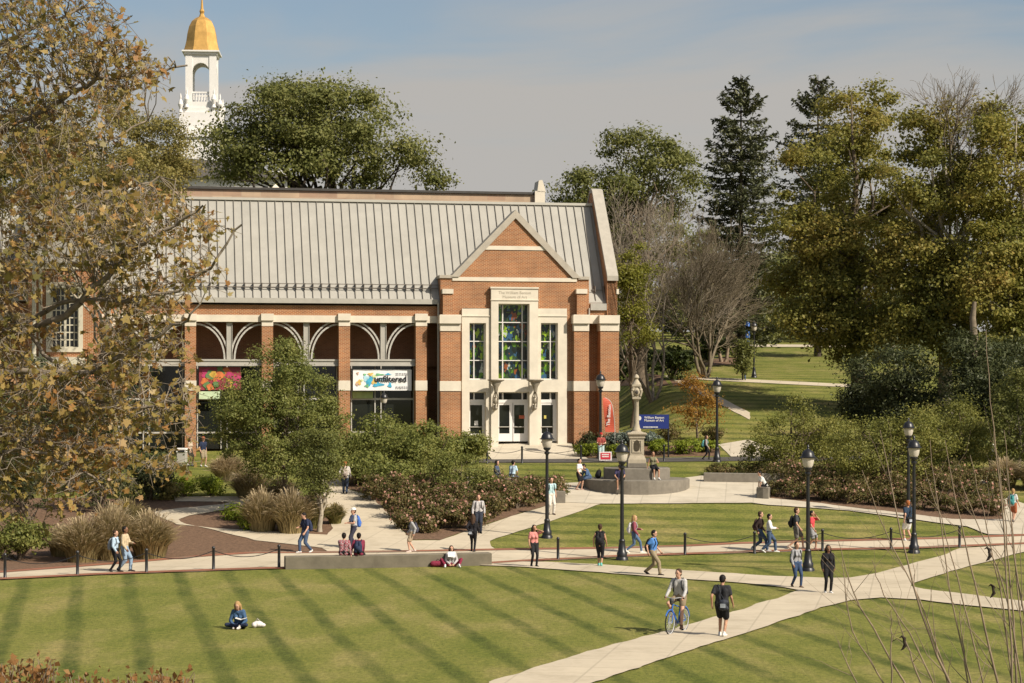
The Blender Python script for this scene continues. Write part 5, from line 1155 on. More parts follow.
# ================================================================ vegetation
def unit(v): return v / np.maximum(np.linalg.norm(v, axis=-1, keepdims=True), 1e-9)
def leaf_quads(P_, N_, size, r, asp=.62, jit=.5):
    "diamond leaf faces at points P_ with normals N_"
    n = len(P_); t = unit(np.cross(N_, r.normal(size=(n, 3)))); b = np.cross(N_, t)
    s = size * (1 + jit * r.uniform(-1, 1, (n, 1))); a = s * asp
    fold = N_ * s * .12
    V = np.stack([P_ - t * s * .5, P_ + b * a * .5 + fold, P_ + t * s * .55, P_ - b * a * .5 + fold], 1)
    return V.reshape(-1, 3), np.arange(4 * n).reshape(-1, 4)
MAPLE = np.array([(0, -.45), (.12, -.30), (.42, -.36), (.33, -.10), (.52, .12), (.24, .14), (.20, .26), (0, .58), (-.20, .26), (-.24, .14), (-.52, .12), (-.33, -.10), (-.42, -.36), (-.12, -.30)])
def leaf_lobed(P_, N_, size, r):
    n = len(P_); t = unit(np.cross(N_, r.normal(size=(n, 3)))); b = np.cross(N_, t); s = size * (1 + .55 * r.uniform(-1, 1, (n, 1, 1)))
    k = len(MAPLE); curl = r.uniform(-1.2, 1.7, (n, 1, 1))
    sqz = r.uniform(.45, 1.05, (n, 1, 1)); x = MAPLE[None, :, 0:1] * sqz; y = MAPLE[None, :, 1:2]
    V = P_[:, None] + s * (x * b[:, None] + y * t[:, None] + curl * (x * x * 1.1 + np.maximum(y, 0) ** 2 * .6) * N_[:, None])
    return V.reshape(-1, 3), np.arange(k * n).reshape(-1, k)
def seg_tubes(P0, P1, R0, R1, sides=4):
    n = len(P0); d = unit(P1 - P0); ref = np.where(np.abs(d[:, 2:3]) < .8, np.array([[0, 0, 1.]]), np.array([[1., 0, 0]]))
    a = unit(np.cross(d, ref)); b = np.cross(d, a); an = 2 * np.pi * np.arange(sides) / sides
    ring = np.cos(an)[None, :, None] * a[:, None] + np.sin(an)[None, :, None] * b[:, None]
    V = np.concatenate([P0[:, None] + ring * R0[:, None, None], P1[:, None] + ring * R1[:, None, None]], 1).reshape(-1, 3)
    k = np.arange(sides); q = np.stack([k, (k + 1) % sides, (k + 1) % sides + sides, k + sides], -1)
    Fq = (q[None] + (np.arange(n) * 2 * sides)[:, None, None]).reshape(-1, 4)
    return V, Fq
def blob_points(blobs, n_cl, per, cr, r, shell=.62):
    "leaf clumps spread over ellipsoid blobs -> leaf points, normals, clump centres"
    B = np.array(blobs, float); vol = (B[:, 3] * B[:, 4] * B[:, 5]) ** .75; idx = r.choice(len(B), n_cl, p=vol / vol.sum())
    d = unit(r.normal(size=(n_cl, 3)) + np.array([0, 0, .12])); rad = (shell + (1 - shell) * r.random((n_cl, 1))) * np.where(r.random((n_cl, 1)) < .15, r.random((n_cl, 1)), 1)
    C = B[idx, :3] + d * rad * B[idx, 3:6]
    sz = cr * r.uniform(.55, 1.45, (n_cl, 1, 1)); sq = np.stack([r.uniform(.8, 1.25, n_cl), r.uniform(.8, 1.25, n_cl), r.uniform(.45, .75, n_cl)], -1)[:, None]
    e = unit(r.normal(size=(n_cl, per, 3)) + np.array([0, 0, .25])); q = r.random((n_cl, per, 1)) ** .45
    off = e * q * sz * sq * (1 + .25 * r.normal(size=(n_cl, per, 1)))
    Pts = (C[:, None] + off).reshape(-1, 3)
    nr = unit(e * .55 + d[:, None] * .35 + np.array([0, 0, .35]) + r.normal(size=(n_cl, per, 3)) * .55).reshape(-1, 3)
    return Pts, nr, C
def curve_pts(a, b, r, n=5, wob=.06, sag=0.):
    a = np.array(a, float); b = np.array(b, float); L_ = np.linalg.norm(b - a); t = np.linspace(0, 1, n + 1)[:, None]
    p = a + (b - a) * t; w = r.normal(size=(n + 1, 3)) * wob * L_; w[0] = 0; w[-1] = 0
    p = p + w; p[:, 2] += (np.sin(t[:, 0] * np.pi) * sag * L_)
    return p
barkm = mat('bark', (.13, .10, .07), .95, .35, 3, bump=.4)
barkpale = mat('pale_bark', (.30, .26, .20), .9, .3, 3, bump=.3)
barkdark = mat('dark_bark', (.055, .042, .032), .95, .35, 3, bump=.4)
def limbs_mesh(base, trunk_top, tr, targets, r, sub=2, wob=.07, sides=7):
    "tapered trunk, limbs from it to the targets, and twigs at their ends"
    segs = []
    tp = curve_pts(base, trunk_top, r, 7, .012); n = len(tp); rad = tr * (1 - .93 * np.linspace(0, 1, n) ** 1.2); rad[0] *= 1.35
    for i in range(n - 1): segs.append((tp[i], tp[i + 1], rad[i], rad[i + 1]))
    for c in targets:
        k = r.integers(int(n * .35), n); s0 = tp[k]
        if c[2] < s0[2]: k = max(1, int(n * .3)); s0 = tp[k]
        c = s0 + (c - s0) * .93; pp = curve_pts(s0, c, r, 5, wob * .7, .06); r0 = rad[k] * .5; rr_ = r0 * (1 - .8 * np.linspace(0, 1, 6))
        for i in range(5): segs.append((pp[i], pp[i + 1], rr_[i], rr_[i + 1]))
        for _ in range(sub):
            j = r.integers(2, 5); e = pp[j] + (c - s0) * .10 + r.normal(size=3) * np.linalg.norm(c - s0) * .07
            q = curve_pts(pp[j], e, r, 3, .06); q0 = rr_[j] * .7
            for i in range(3): segs.append((q[i], q[i + 1], q0 * (1 - .28 * i), q0 * (1 - .28 * (i + 1))))
    S0, S1, A0, A1 = (np.array([s[i] for s in segs]) for i in range(4))
    return seg_tubes(S0, S1, A0, A1, sides)
def tree(name, label, cat, base, blobs, lm, tr=.35, leaf=.34, n_cl=700, per=18, cr=.6, bark=None, nlimb=26, seed=1, top=None, group=None, shell=.62, asp=.62, sub=2):
    r = np.random.default_rng(seed); base = Vector(base); t = thing(name, label, cat, base, 0, group); o = np.array(base)
    B = [(b[0] - o[0], b[1] - o[1], b[2] - o[2], b[3], b[4], b[5]) for b in blobs]
    Pt, Nr, C = blob_points(B, max(n_cl // 8, 12), int(per * 8 * 1.8), cr * 2.25, r, shell); leaf *= .66
    keep = Pt[:, 2] > .05; Pt, Nr = Pt[keep], Nr[keep]
    V, Fq = leaf_quads(Pt, Nr, leaf, r, asp); np_mesh('crown', V, Fq, lm, t)
    if nlimb:
        zt = max(b[2] + b[5] * .45 for b in B) if top is None else top
        bx = np.mean([b[0] for b in B]) * .5; by = np.mean([b[1] for b in B]) * .5
        tg = C[r.choice(len(C), min(nlimb, len(C)), replace=False)]
        V, Fq = limbs_mesh((0, 0, -.4), (bx, by, zt), tr, tg, r, sub); np_mesh('trunk', V, Fq, bark or barkm, t, smooth=True)
    return t
def pblob(px, py, rx, ry, D, dd=0., depth=1.):
    s = (D + dd) / F; p = W(px, py, D + dd); return (p.x, p.y, p.z, rx * s, rx * s * depth, ry * s)
def pbase(px, D): X = (px - CX) / F * D; return (X, D, h(X, D))
def add_flowers(V, Fq, Pt, Nr, hh, flowers, r):
    fm, fn, fs = flowers; C2 = Pt[(Nr[:, 2] > .2) & (Pt[:, 2] > hh * .35)]
    if len(C2) <= fn: return V, Fq
    Q = C2[r.choice(len(C2), fn, replace=False)]; nn = unit(Q - np.array([0, 0, hh * .3])); Q = Q + nn * .06
    for k in range(2):
        V1, F1 = leaf_quads(Q + r.normal(size=Q.shape) * .025, unit(nn + r.normal(size=nn.shape) * (.4 + .5 * k)), fs, r, .95); Fq = np.concatenate([Fq, F1 + len(V)]); V = np.concatenate([V, V1])
    return V, Fq
def shrub(name, label, cat, px, py, wpx, hpx, lm, leaf=.16, n=1800, seed=1, group=None, D=None, flowers=None, cr=.22, depth=.9, lumps=5, asp=.6, stems=False):
    "rounded shrub whose base sits at photo position px,py"
    r = np.random.default_rng(seed)
    g = G(px, py) if D is None else Vector(pbase(px, D)); s = g.y / F; hw = wpx * s / 2; hh = hpx * s
    t = thing(name, label, cat, g, 0, group)
    B = [(0, 0, hh * .50, hw * .72, hw * depth * .72, hh * .50)]
    for i in range(lumps):
        a = r.uniform(0, 6.28); q = r.uniform(.35, .6); k = r.uniform(.35, .55)
        B.append((math.cos(a) * hw * q, math.sin(a) * hw * depth * q, hh * r.uniform(.35, .72), hw * k, hw * k * depth, hh * r.uniform(.25, .36)))
    per = 60; n = int(n * 1.7); leaf *= .8; Pt, Nr, C = blob_points(B, max(n // per, 8), per, cr * 1.5, r, .7)
    Pt[:, 2] = np.abs(Pt[:, 2]) + .02
    V, Fq = leaf_quads(Pt, Nr, leaf, r, asp); nf0 = len(Fq)
    if flowers: V, Fq = add_flowers(V, Fq, Pt, Nr, hh, flowers, r)
    fo = np_mesh('foliage', V, Fq, lm, t)
    if flowers:
        fo.data.materials.append(flowers[0]); mi = np.zeros(len(Fq), np.int32); mi[nf0:] = 1; fo.data.polygons.foreach_set('material_index', mi)
    tg = C[r.choice(len(C), min(9, len(C)), replace=False)]
    S0 = np.zeros((len(tg), 3)); S0[:, 2] = -.1; V, Fq = seg_tubes(S0, tg, np.full(len(tg), .03 * max(hh, .8)), np.full(len(tg), .008), 5); np_mesh('stem', V, Fq, barkm, t)
    return t
def grass_clump(name, label, px, py, wpx, hpx, mats, n=900, seed=1, group=None, D=None):
    r = np.random.default_rng(seed); g = G(px, py) if D is None else Vector(pbase(px, D)); s = g.y / F; hw = wpx * s / 2; hh = hpx * s
    t = thing(name, label, 'grass', g, 0, group)
    for nm, m, k, f0, wd in (('blade', mats[0], n * 2, .86, .020), ('plume', mats[1], n // 2, 1.0, .022)):
        a = r.uniform(0, 6.28, k); rb = np.sqrt(r.random(k)) * hw * .42; out = (.15 + .85 * rb / (hw * .42)) * hw * r.uniform(.15, .72, k); hz = hh * f0 * r.uniform(.65, 1.08, k) * (1 - .35 * (rb / (hw * .42)) ** 2)
        b0 = np.stack([np.cos(a) * rb, np.sin(a) * rb, np.zeros(k) - .03], -1); d = np.stack([np.cos(a + r.normal(size=k) * .5), np.sin(a + r.normal(size=k) * .5), np.zeros(k)], -1)
        sd = np.stack([-d[:, 1], d[:, 0], np.zeros(k)], -1)
        ts = [0, .4, .75, 1.0] if nm == 'blade' else [.6, .78, .92, 1.05]
        rows = []
        for q, tt in enumerate(ts):
            c = b0 + d * (out * tt ** 1.8)[:, None]; c[:, 2] += hz * (1 - (1 - min(tt, 1)) ** 1.6) - (out * .12 * max(tt - .7, 0) * 2)
            w_ = wd * ([1, .9, .6, .12] if nm == 'blade' else [.15, .8, .9, .1])[q]
            sd2 = unit(sd + r.normal(size=(k, 3)) * .3)
            rows.append((c - sd2 * w_, c + sd2 * w_))
        V = np.stack([x for rw in rows for x in rw], 1).reshape(-1, 3); bi = np.arange(k)[:, None] * 8
        Fq = np.concatenate([bi + np.array([[2 * q, 2 * q + 1, 2 * q + 3, 2 * q + 2]]) for q in range(3)])
        np_mesh(nm, V, Fq, m, t)
    return t

oakM = leaf_mat('oak_leaves', [(0.100, 0.115, 0.030), (0.170, 0.178, 0.050), (0.260, 0.240, 0.075)], 0.40)
greenM = leaf_mat('green_leaves', [(0.090, 0.105, 0.028), (0.155, 0.165, 0.044), (0.240, 0.225, 0.070)], 0.40)
mapleM = leaf_mat('turning_leaves', [(0.115, 0.130, 0.030), (0.185, 0.185, 0.040), (0.270, 0.235, 0.052), (0.290, 0.200, 0.050)], 0.42, clump=.55, cscale=.16)
maple2M = leaf_mat('yellowing_leaves', [(0.125, 0.145, 0.030), (0.210, 0.205, 0.042), (0.300, 0.260, 0.058), (0.300, 0.200, 0.050)], 0.42, clump=.5, cscale=.2)
spruceM = leaf_mat('spruce_needles', [(0.050, 0.060, 0.032), (0.095, 0.103, 0.050), (0.150, 0.148, 0.075)], 0.15, .6, .2)
darkM = leaf_mat('dark_evergreen', [(0.036, 0.048, 0.020), (0.066, 0.078, 0.030), (0.110, 0.115, 0.045)], 0.25, .5, .3, .5)
oliveM = leaf_mat('olive_leaves', [(0.150, 0.145, 0.045), (0.250, 0.215, 0.065), (0.340, 0.260, 0.090)], 0.40, clump=.3)
shrubM = leaf_mat('shrub_leaves', [(0.115, 0.138, 0.034), (0.200, 0.215, 0.054), (0.310, 0.290, 0.085)], 0.40, clump=.4, cscale=.5)
crabM = leaf_mat('crabapple_leaves', [(0.115, 0.128, 0.028), (0.200, 0.200, 0.045), (0.320, 0.285, 0.075)], 0.42, clump=.4, cscale=.4)
limeM = leaf_mat('lime_leaves', [(0.108, 0.156, 0.014), (0.204, 0.252, 0.024), (0.300, 0.324, 0.036)], 0.40, clump=.3)
roseM = leaf_mat('rose_leaves', [(0.065, 0.080, 0.026), (0.120, 0.118, 0.036), (0.180, 0.135, 0.050), (0.220, 0.140, 0.085)], 0.35, clump=.4, cscale=.6)
pinkM = leaf_mat('rose_petals', [(.34, .14, .10), (.44, .24, .18), (.50, .38, .30)], .2)
orangeM = leaf_mat('golden_leaves', [(.22, .11, .02), (.33, .17, .03), (.28, .20, .05)], .35)
rustM = leaf_mat('foreground_maple_leaves', [(.115, .115, .034), (.20, .17, .046), (.32, .24, .068), (.41, .285, .095), (.37, .185, .062), (.25, .14, .05)], 0.45, .45, .35, .5, spec=.35)
tanB = leaf_mat('tan_blades', [(0.220, 0.180, 0.075), (0.340, 0.270, 0.125), (0.460, 0.360, 0.180)], .4)
tanP = leaf_mat('tan_plumes', [(0.420, 0.330, 0.190), (0.560, 0.450, 0.290)], .4)
greenB = leaf_mat('green_blades', [(.11, .125, .03), (.20, .19, .06), (.28, .23, .09)], .4)
blueM = leaf_mat('bluish_leaves', [(.07, .09, .07), (.13, .16, .13), (.2, .23, .19)], .2)
willowM = leaf_mat('willow_leaves', [(0.112, 0.126, 0.017), (0.196, 0.196, 0.028), (0.252, 0.224, 0.042)], 0.40)
redleafM = leaf_mat('russet_leaves', [(0.168, 0.077, 0.028), (0.280, 0.140, 0.049), (0.350, 0.210, 0.084)], 0.40, clump=.3)
twigM = mat('twig_bark', (.22, .165, .115), .9, .3, 3)
twigM2 = mat('grey_twig_bark', (.15, .12, .08), .9, .3, 3)

# --- trees behind the museum
D = 172
tree('oak_tree', 'large rounded green oak rising behind the museum roof beside the white tower', 'tree', pbase(330, D),
     [pblob(*b, D, dd) for *b, dd in [(300, 125, 62, 42, 0), (255, 128, 42, 34, -2), (345, 130, 50, 42, 2), (372, 160, 46, 32, -3), (410, 172, 36, 22, 0), (310, 165, 75, 38, 0), (240, 160, 40, 32, 1), (342, 98, 26, 20, 0), (445, 186, 26, 10, 2), (290, 98, 30, 18, 0)]], oakM, .7, .40, 760, 34, 1.0, barkdark, 46, 11, shell=.78)
D = 168
tree('oak_tree', 'broad dull green tree right behind the museum gable end', 'tree', pbase(640, D),
     [pblob(*b, D, dd) for *b, dd in [(640, 165, 48, 38, 0), (605, 185, 40, 32, -2), (668, 190, 38, 34, 2), (580, 196, 26, 22, 0), (650, 145, 26, 20, 0), (685, 170, 16, 22, 0), (640, 230, 60, 40, 4), (595, 225, 36, 36, 3)]], greenM, .5, .36, 900, 20, .65, barkm, 34, 12)
def spruce(label, px, D, top, half, seed, base_y=None, lm=spruceM, nlev=31, first=.10):
    r = np.random.default_rng(seed); b = pbase(px, D); s = D / F; Ht = (CY - top) * s + CAMZ - b[2]; Rm = half * s
    t = thing('spruce_tree', label, 'tree', b)
    S = []; P_ = []; N_ = []
    for lv in range(nlev):
        k = first + (1 - first) * (lv / nlev) ** .9; z = Ht * k; L_ = Rm * min(1, (1 - k) / .30) ** .72 * r.uniform(.92, 1.1) + .1
        for j in range(10 if k < .9 else 6):
            a = r.uniform(0, 6.28); l = L_ * r.uniform(.72, 1.12); n = 7; tt = np.linspace(0, 1, n)
            dr = np.array([math.cos(a), math.sin(a)]); up = .55 if k > .85 else 0
            pts = np.stack([dr[0] * l * tt, dr[1] * l * tt, z + l * (up * tt - .30 * tt * (1 - k * .6) + .26 * tt ** 3)], -1)
            for i in range(n - 1): S.append((pts[i], pts[i + 1], .05 * (1 - tt[i] * .8), .05 * (1 - tt[i + 1] * .8)))
            m = int(14 + 52 * l / Rm); q = r.uniform(.12, 1, m) ** .8; c = np.stack([np.interp(q, tt, pts[:, i]) for i in range(3)], -1)
            side = np.array([-dr[1], dr[0], 0]); c = c + side * (r.uniform(-1, 1, (m, 1)) * (.38 * l * (1.1 - q))[:, None]); c[:, 2] -= np.abs(r.normal(size=m)) * .30
            P_.append(c); N_.append(unit(np.array([0, 0, 1.]) + r.normal(size=(m, 3)) * .55))
    P_ = np.concatenate(P_); N_ = np.concatenate(N_)
    V, Fq = leaf_quads(P_, N_, .46, r, .40); np_mesh('crown', V, Fq, lm, t)
    z = np.linspace(-.4, Ht, 12); tp = np.stack([z * 0, z * 0, z], -1); rd = np.linspace(.42, .03, 12)
    S += [(tp[i], tp[i + 1], rd[i], rd[i + 1]) for i in range(11)]
    V, Fq = seg_tubes(*(np.array([q[i] for q in S]) for i in range(4)), 5); np_mesh('trunk', V, Fq, barkdark, t)
spruce('tall dark spruce with clear pointed top right of the museum', 741, 188, 74, 42, 21)
spruce('thinner spruce half hidden behind the yellowing maples', 818, 205, 75, 46, 22, nlev=28)
# --- big turning maples on the right
D = 150
tree('maple_tree', 'big yellowing maple at the left of the right-hand group, drooping low', 'tree', pbase(858, D),
     [pblob(*b, D, dd) for *b, dd in [(850, 125, 32, 40, 0), (880, 110, 20, 26, 2), (815, 175, 42, 40, -2), (860, 190, 50, 46, 2), (800, 230, 44, 42, -3), (850, 250, 56, 44, -4), (895, 220, 40, 46, 2), (805, 285, 40, 36, -4), (860, 300, 46, 34, -5), (840, 150, 28, 30, 3), (790, 320, 22, 18, -5), (835, 325, 40, 24, -6), (880, 335, 40, 26, -5), (865, 355, 30, 18, -6)]], mapleM, .5, .36, 1500, 22, .62, barkm, 46, 31)
D = 143
tree('maple_tree', 'tall olive maple with bare dead branch tips at its top', 'tree', pbase(945, D),
     [pblob(*b, D, dd) for *b, dd in [(925, 135, 34, 30, 0), (955, 165, 34, 34, 1), (985, 120, 18, 28, 0), (920, 190, 40, 36, -2), (960, 215, 46, 42, 0), (915, 250, 42, 40, -3), (955, 285, 50, 36, -3), (905, 300, 40, 34, -2), (935, 320, 40, 22, -4), (945, 350, 46, 24, -4), (905, 350, 30, 22, -4)]], mapleM, .55, .35, 1250, 22, .58, barkpale, 46, 32, sub=4)
D = 138
tree('maple_tree', 'golden green maple cut by the right edge of the view', 'tree', pbase(1015, D),
     [pblob(*b, D, dd) for *b, dd in [(1010, 150, 36, 40, 0), (1040, 140, 36, 40, 2), (1000, 200, 40, 38, -1), (1045, 210, 44, 44, 0), (1000, 255, 44, 40, -2), (1050, 280, 44, 44, -2), (990, 300, 40, 34, -3), (1030, 330, 44, 30, -3), (1000, 345, 30, 24, -3)]], maple2M, .45, .35, 1150, 22, .58, barkpale, 34, 33)
def bare_tree(name, label, base, hgt, spread, m, seed, levels=5, trunk=.28, nst=4, leaf=None, lean=(0, 0), kids=3):
    r = np.random.default_rng(seed); t = thing(name, label, 'tree', base); S = []; tips = []
    def grow(p, d, L_, rad, lv):
        n = 4; pts = [p]
        for i in range(n):
            d = unit(d + r.normal(size=3) * .13 + np.array([0, 0, .05])); pts.append(pts[-1] + d * L_ / n)
        for i in range(n): S.append((pts[i], pts[i + 1], rad * (1 - .45 * i / n), rad * (1 - .45 * (i + 1) / n)))
        if lv == 0: tips.append(pts[-1]); tips.append(pts[-2]); return
        for _ in range(kids + (lv < 3)):
            k = r.integers(2, n + 1); ax = unit(np.cross(d, r.normal(size=3))); an = r.uniform(.35, .75)
            grow(pts[k], unit(d * math.cos(an) + ax * math.sin(an)), L_ * r.uniform(.55, .8), rad * .50, lv - 1)
        grow(pts[-1], d, L_ * .72, rad * .55, lv - 1)
    for i in range(nst):
        a = 6.28 * i / nst + r.uniform(-.4, .4); d = unit(np.array([math.cos(a) * spread + lean[0], math.sin(a) * spread + lean[1], 1.]))
        grow(np.array([math.cos(a) * .1, math.sin(a) * .1, -.3]), d, hgt * .36, trunk, levels)
    A_ = [np.array([q[i] for q in S]) for i in range(4)]; A_[2] = np.maximum(A_[2], .011); A_[3] = np.maximum(A_[3], .009)
    V, Fq = seg_tubes(*A_, 4); np_mesh('trunk', V, Fq, m, t)
    if leaf:
        lm, sz, k = leaf; T_ = np.array(tips); Q = np.repeat(T_, k, 0) + r.normal(size=(len(T_) * k, 3)) * sz * 1.6
        V, Fq = leaf_quads(Q, unit(r.normal(size=Q.shape) + np.array([0, 0, .6])), sz, r); np_mesh('crown', V, Fq, lm, t)
    return t
bare_tree('bare_tree', 'grey bare-branched tree with pale forked trunks beside the museum gable', pbase(653, 158), 16.5, .42, mat('stem_bark', (.23, .19, .145), .9, .3, 3), 41, 5, .13, 5, kids=2)
bare_tree('bare_tree', 'twiggy leafless tree behind and right of the pale forked tree', pbase(705, 170), 14.5, .5, twigM2, 42, 4, .17, 5, kids=4)
bare_tree('bare_tree', 'leaning pale-barked tree in the mulch ring on the upper lawn', G(723, 362), 7.5, .3, twigM, 43, 4, .20, 2, (oliveM, .16, 2), (.0, 0))
bare_tree('bare_tree', 'dead bare limbs standing above the olive maple', W(957, 200, 142.5), 10, .35, twigM2, 44, 4, .13, 3, None, (.15, 0))
D = 150
tree('willow_tree', 'yellow-green drooping tree tight against the museum end wall', 'tree', pbase(632, D), [pblob(*b, D, 0) for b in [(628, 290, 18, 34), (640, 320, 22, 24), (622, 262, 12, 24), (640, 265, 16, 22)]], willowM, .2, .24, 330, 18, .45, barkm, 16, 51)
# far trees closing the view
k = 0
for px, D, top, wd, lm, lb in ((585, 205, 218, 42, greenM, 'far green tree just right of the rear hall'), (700, 250, 225, 44, greenM, 'far green tree left of the tall spruce base'), (765, 245, 250, 44, greenM, 'far dark tree right of the tall spruce base'), (735, 275, 262, 40, oliveM, 'far olive tree behind the emergency tower'), (800, 265, 235, 46, oliveM, 'far olive tree behind the low maple branches'), (850, 250, 230, 46, greenM, 'far green tree behind the left maple'), (900, 240, 220, 50, greenM, 'far green tree behind the olive maple'), (960, 235, 215, 52, darkM, 'far dark tree behind the right maples'), (1015, 230, 210, 50, greenM, 'far green tree at the right edge'), (1075, 225, 220, 50, oliveM, 'far olive tree past the right edge'),
                             (500, 215, 205, 30, greenM, 'low far treetop behind the rear parapet'), (150, 190, 120, 50, oliveM, 'far olive tree behind the left museum wing'), (70, 180, 110, 60, oliveM, 'far tall olive tree left of the white tower'), (0, 170, 100, 60, greenM, 'far green tree at the left edge'), (-60, 165, 120, 60, oliveM, 'far olive tree past the left edge'), (665, 300, 240, 46, oliveM, 'farthest olive tree behind the leafless trees'), (610, 290, 235, 40, greenM, 'farthest green tree behind the museum end')):
    b = pbase(px, D); s = D / F; yb = CY - (b[2] - CAMZ) / s; hh = yb - top
    tree('deciduous_tree', lb, 'tree', b, [pblob(px + dx * wd, top + hh * f, wd * q, hh * vv, D, dd) for dx, f, q, vv, dd in ((0, .35, .8, .33, 0), (-.45, .5, .6, .28, -2), (.45, .48, .6, .3, 2), (0, .7, .95, .28, -1), (.1, .2, .5, .2, 0), (-.2, .85, .8, .15, -2))], lm, .35, .5, 420, 16, .8, barkdark, 14, 60 + k, group='far trees closing the view'); k += 1
for i in range(11):
    px = 590 + i * 42; D = 262 + 9 * (i % 3); b = pbase(px, D); s_ = D / F
    shrub('hedgerow_shrub', 'dense shrub of the distant hedgerow beyond the upper lawn', 'shrub', px, 0, 62, 40 + 8 * (i % 2), (greenM, oliveM, darkM)[i % 3], .55, 1300, 500 + i, 'hedgerow shrubs beyond the upper lawn', D=D, cr=.9, lumps=7)
# evergreen understory
for i, (px, py, wd, hh, D, lb) in enumerate(((905, 440, 136, 130, 123, 'large dark feathery evergreen below the maples'), (975, 445, 120, 140, 120, 'dark feathery evergreen at the right, beside a pale trunk'), (862, 420, 64, 84, 128, 'dark evergreen edge bush by the upper lawn'), (1040, 450, 110, 130, 117, 'dark evergreen cut by the right edge'), (1000, 400, 90, 95, 132, 'dark evergreen behind the right-hand evergreens'))):
    b = pbase(px, D); s = D / F; r_ = np.random.default_rng(70 + i)
    bl = []
    for j in range(9):
        a = r_.uniform(0, 6.28); q = r_.uniform(0, .32); bl.append((b[0] + math.cos(a) * wd * s * q, b[1] + math.sin(a) * wd * s * q, b[2] + hh * s * r_.uniform(.25, .75), wd * s * .20, wd * s * .2, hh * s * .27))
    tree('evergreen_tree', lb, 'tree', b, bl, darkM, .2, .34, 420, 18, .5, barkdark, 12, 80 + i, asp=.35)
for i, (px, py, wd, hh, lb) in enumerate(((640, 384, 60, 40, 'dark glossy evergreen shrub against the museum end'), (672, 380, 50, 34, 'dark glossy evergreen shrub under the bare tree'), (618, 386, 34, 44, 'dark evergreen shrub hugging the museum wall'), (700, 366, 34, 30, 'small dark shrub left of the leaning tree'), (735, 358, 40, 26, 'dark low shrub right of the leaning tree'))):
    shrub('evergreen_shrub', lb, 'shrub', px, py, wd, hh, leaf_mat('glossy%d' % i, [(.02, .035, .008), (.05, .07, .014), (.14, .15, .03)], .2), .34, 1500, 90 + i, cr=.35)
# pale tree trunk right
def pale_trunk():
    b = pbase(973, 126); t = MB(); s = 126 / F
    pts = [(0, 0, -.4), (.05, 0, 2), (-.05, .05, 5), (.1, 0, 6.5), (0, .1, 8), (.1, 0, 9)]
    o = thing('tree_snag', 'pale straight tree trunk standing among the dark evergreens', 'tree', b)
    t.tube(pts, [.36, .30, .27, .24, .2, .12], 10)
    t.build('trunk', mat('snag_bark', (.17, .135, .095), .9, .35, 3), o, smooth=True)
pale_trunk()
# golden small tree, sapling
b = G(697, 441)
D = b.y
tree('golden_tree', 'small golden orange tree beside the service road lamp', 'tree', b, [pblob(*q, D, 0) for q in [(698, 395, 18, 18), (690, 385, 14, 12), (707, 410, 14, 14), (685, 405, 14, 14), (697, 418, 20, 10)]], orangeM, .10, .17, 230, 13, .34, barkm, 14, 95, top=2.6)
b = G(743, 380.5); D = b.y
tree('sapling', 'small upright green sapling staked on the upper lawn', 'tree', b, [pblob(*q, D, 0) for q in [(742, 358, 6, 9), (744, 348, 4, 6), (743, 368, 5, 5)]], greenM, .07, .3, 90, 12, .3, barkdark, 5, 96)
# --- crabapple group in front right
for i, (px, py, D, bl, lb) in enumerate(((790, 470, 110, [(800, 430, 40, 26), (770, 440, 26, 22), (830, 440, 30, 26), (800, 455, 44, 18), (795, 408, 20, 16), (760, 455, 18, 14)], 'yellowing green crabapple left of the right-hand lamps'), (882, 497, 103.5, [(880, 440, 44, 26), (850, 450, 34, 24), (910, 445, 34, 26), (880, 465, 50, 18), (935, 440, 26, 20), (905, 425, 26, 14)], 'wide thin-trunked crabapple behind the two right lamps'), (960, 470, 112, [(950, 430, 40, 26), (985, 435, 30, 26), (930, 445, 30, 24), (960, 455, 44, 16), (965, 415, 24, 14)], 'yellow-green small tree at the right of the rose beds'))):
    tree('crabapple_tree', lb, 'tree', pbase(px, D), [pblob(*q, D, dd) for q, dd in zip(bl, (0, -1, 1, 0, .5, -.5))], crabM, .13, .17, 620, 15, .36, barkm, 26, 100 + i, sub=3)
tree('evergreen_tree', 'dark green leafy tree at the right edge beside the far pedestrian', 'tree', pbase(1019, 108), [pblob(*q, 108, 0) for q in [(1012, 410, 26, 30), (1035, 420, 30, 40), (1005, 440, 20, 22), (1025, 385, 20, 22)]], greenM, .13, .2, 420, 15, .36, barkpale, 14, 104)
# --- small tree and shrub mass in front of the museum
D = 96.5
tree('hornbeam_tree', 'dense dark green small tree in front of the brick loggia', 'tree', pbase(290, D),
     [pblob(*b, D, dd) for *b, dd in [(278, 375, 34, 30, 0), (262, 400, 40, 30, -1), (300, 395, 34, 34, 1), (272, 430, 58, 34, 0), (315, 425, 26, 36, .5), (235, 430, 26, 26, 0), (285, 455, 52, 24, -.5), (240, 405, 28, 22, .4), (318, 460, 24, 28, 0), (285, 352, 20, 14, 0), (228, 405, 18, 20, 0)]], leaf_mat('hornbeam_leaves', [(0.100, 0.125, 0.030), (0.180, 0.197, 0.050), (0.280, 0.265, 0.075)], 0.40, cscale=.6), .15, .15, 1900, 18, .3, barkm, 34, 110)
b = G(320, 532); D = b.y
tree('street_tree', 'slim pale-trunked young tree at the edge of the curving walk', 'tree', b, [pblob(*q, D, 0) for q in [(322, 470, 18, 20), (312, 485, 16, 12), (330, 455, 14, 20), (318, 445, 16, 16)]], greenM, .13, .14, 330, 15, .26, barkpale, 12, 111, top=3.6)
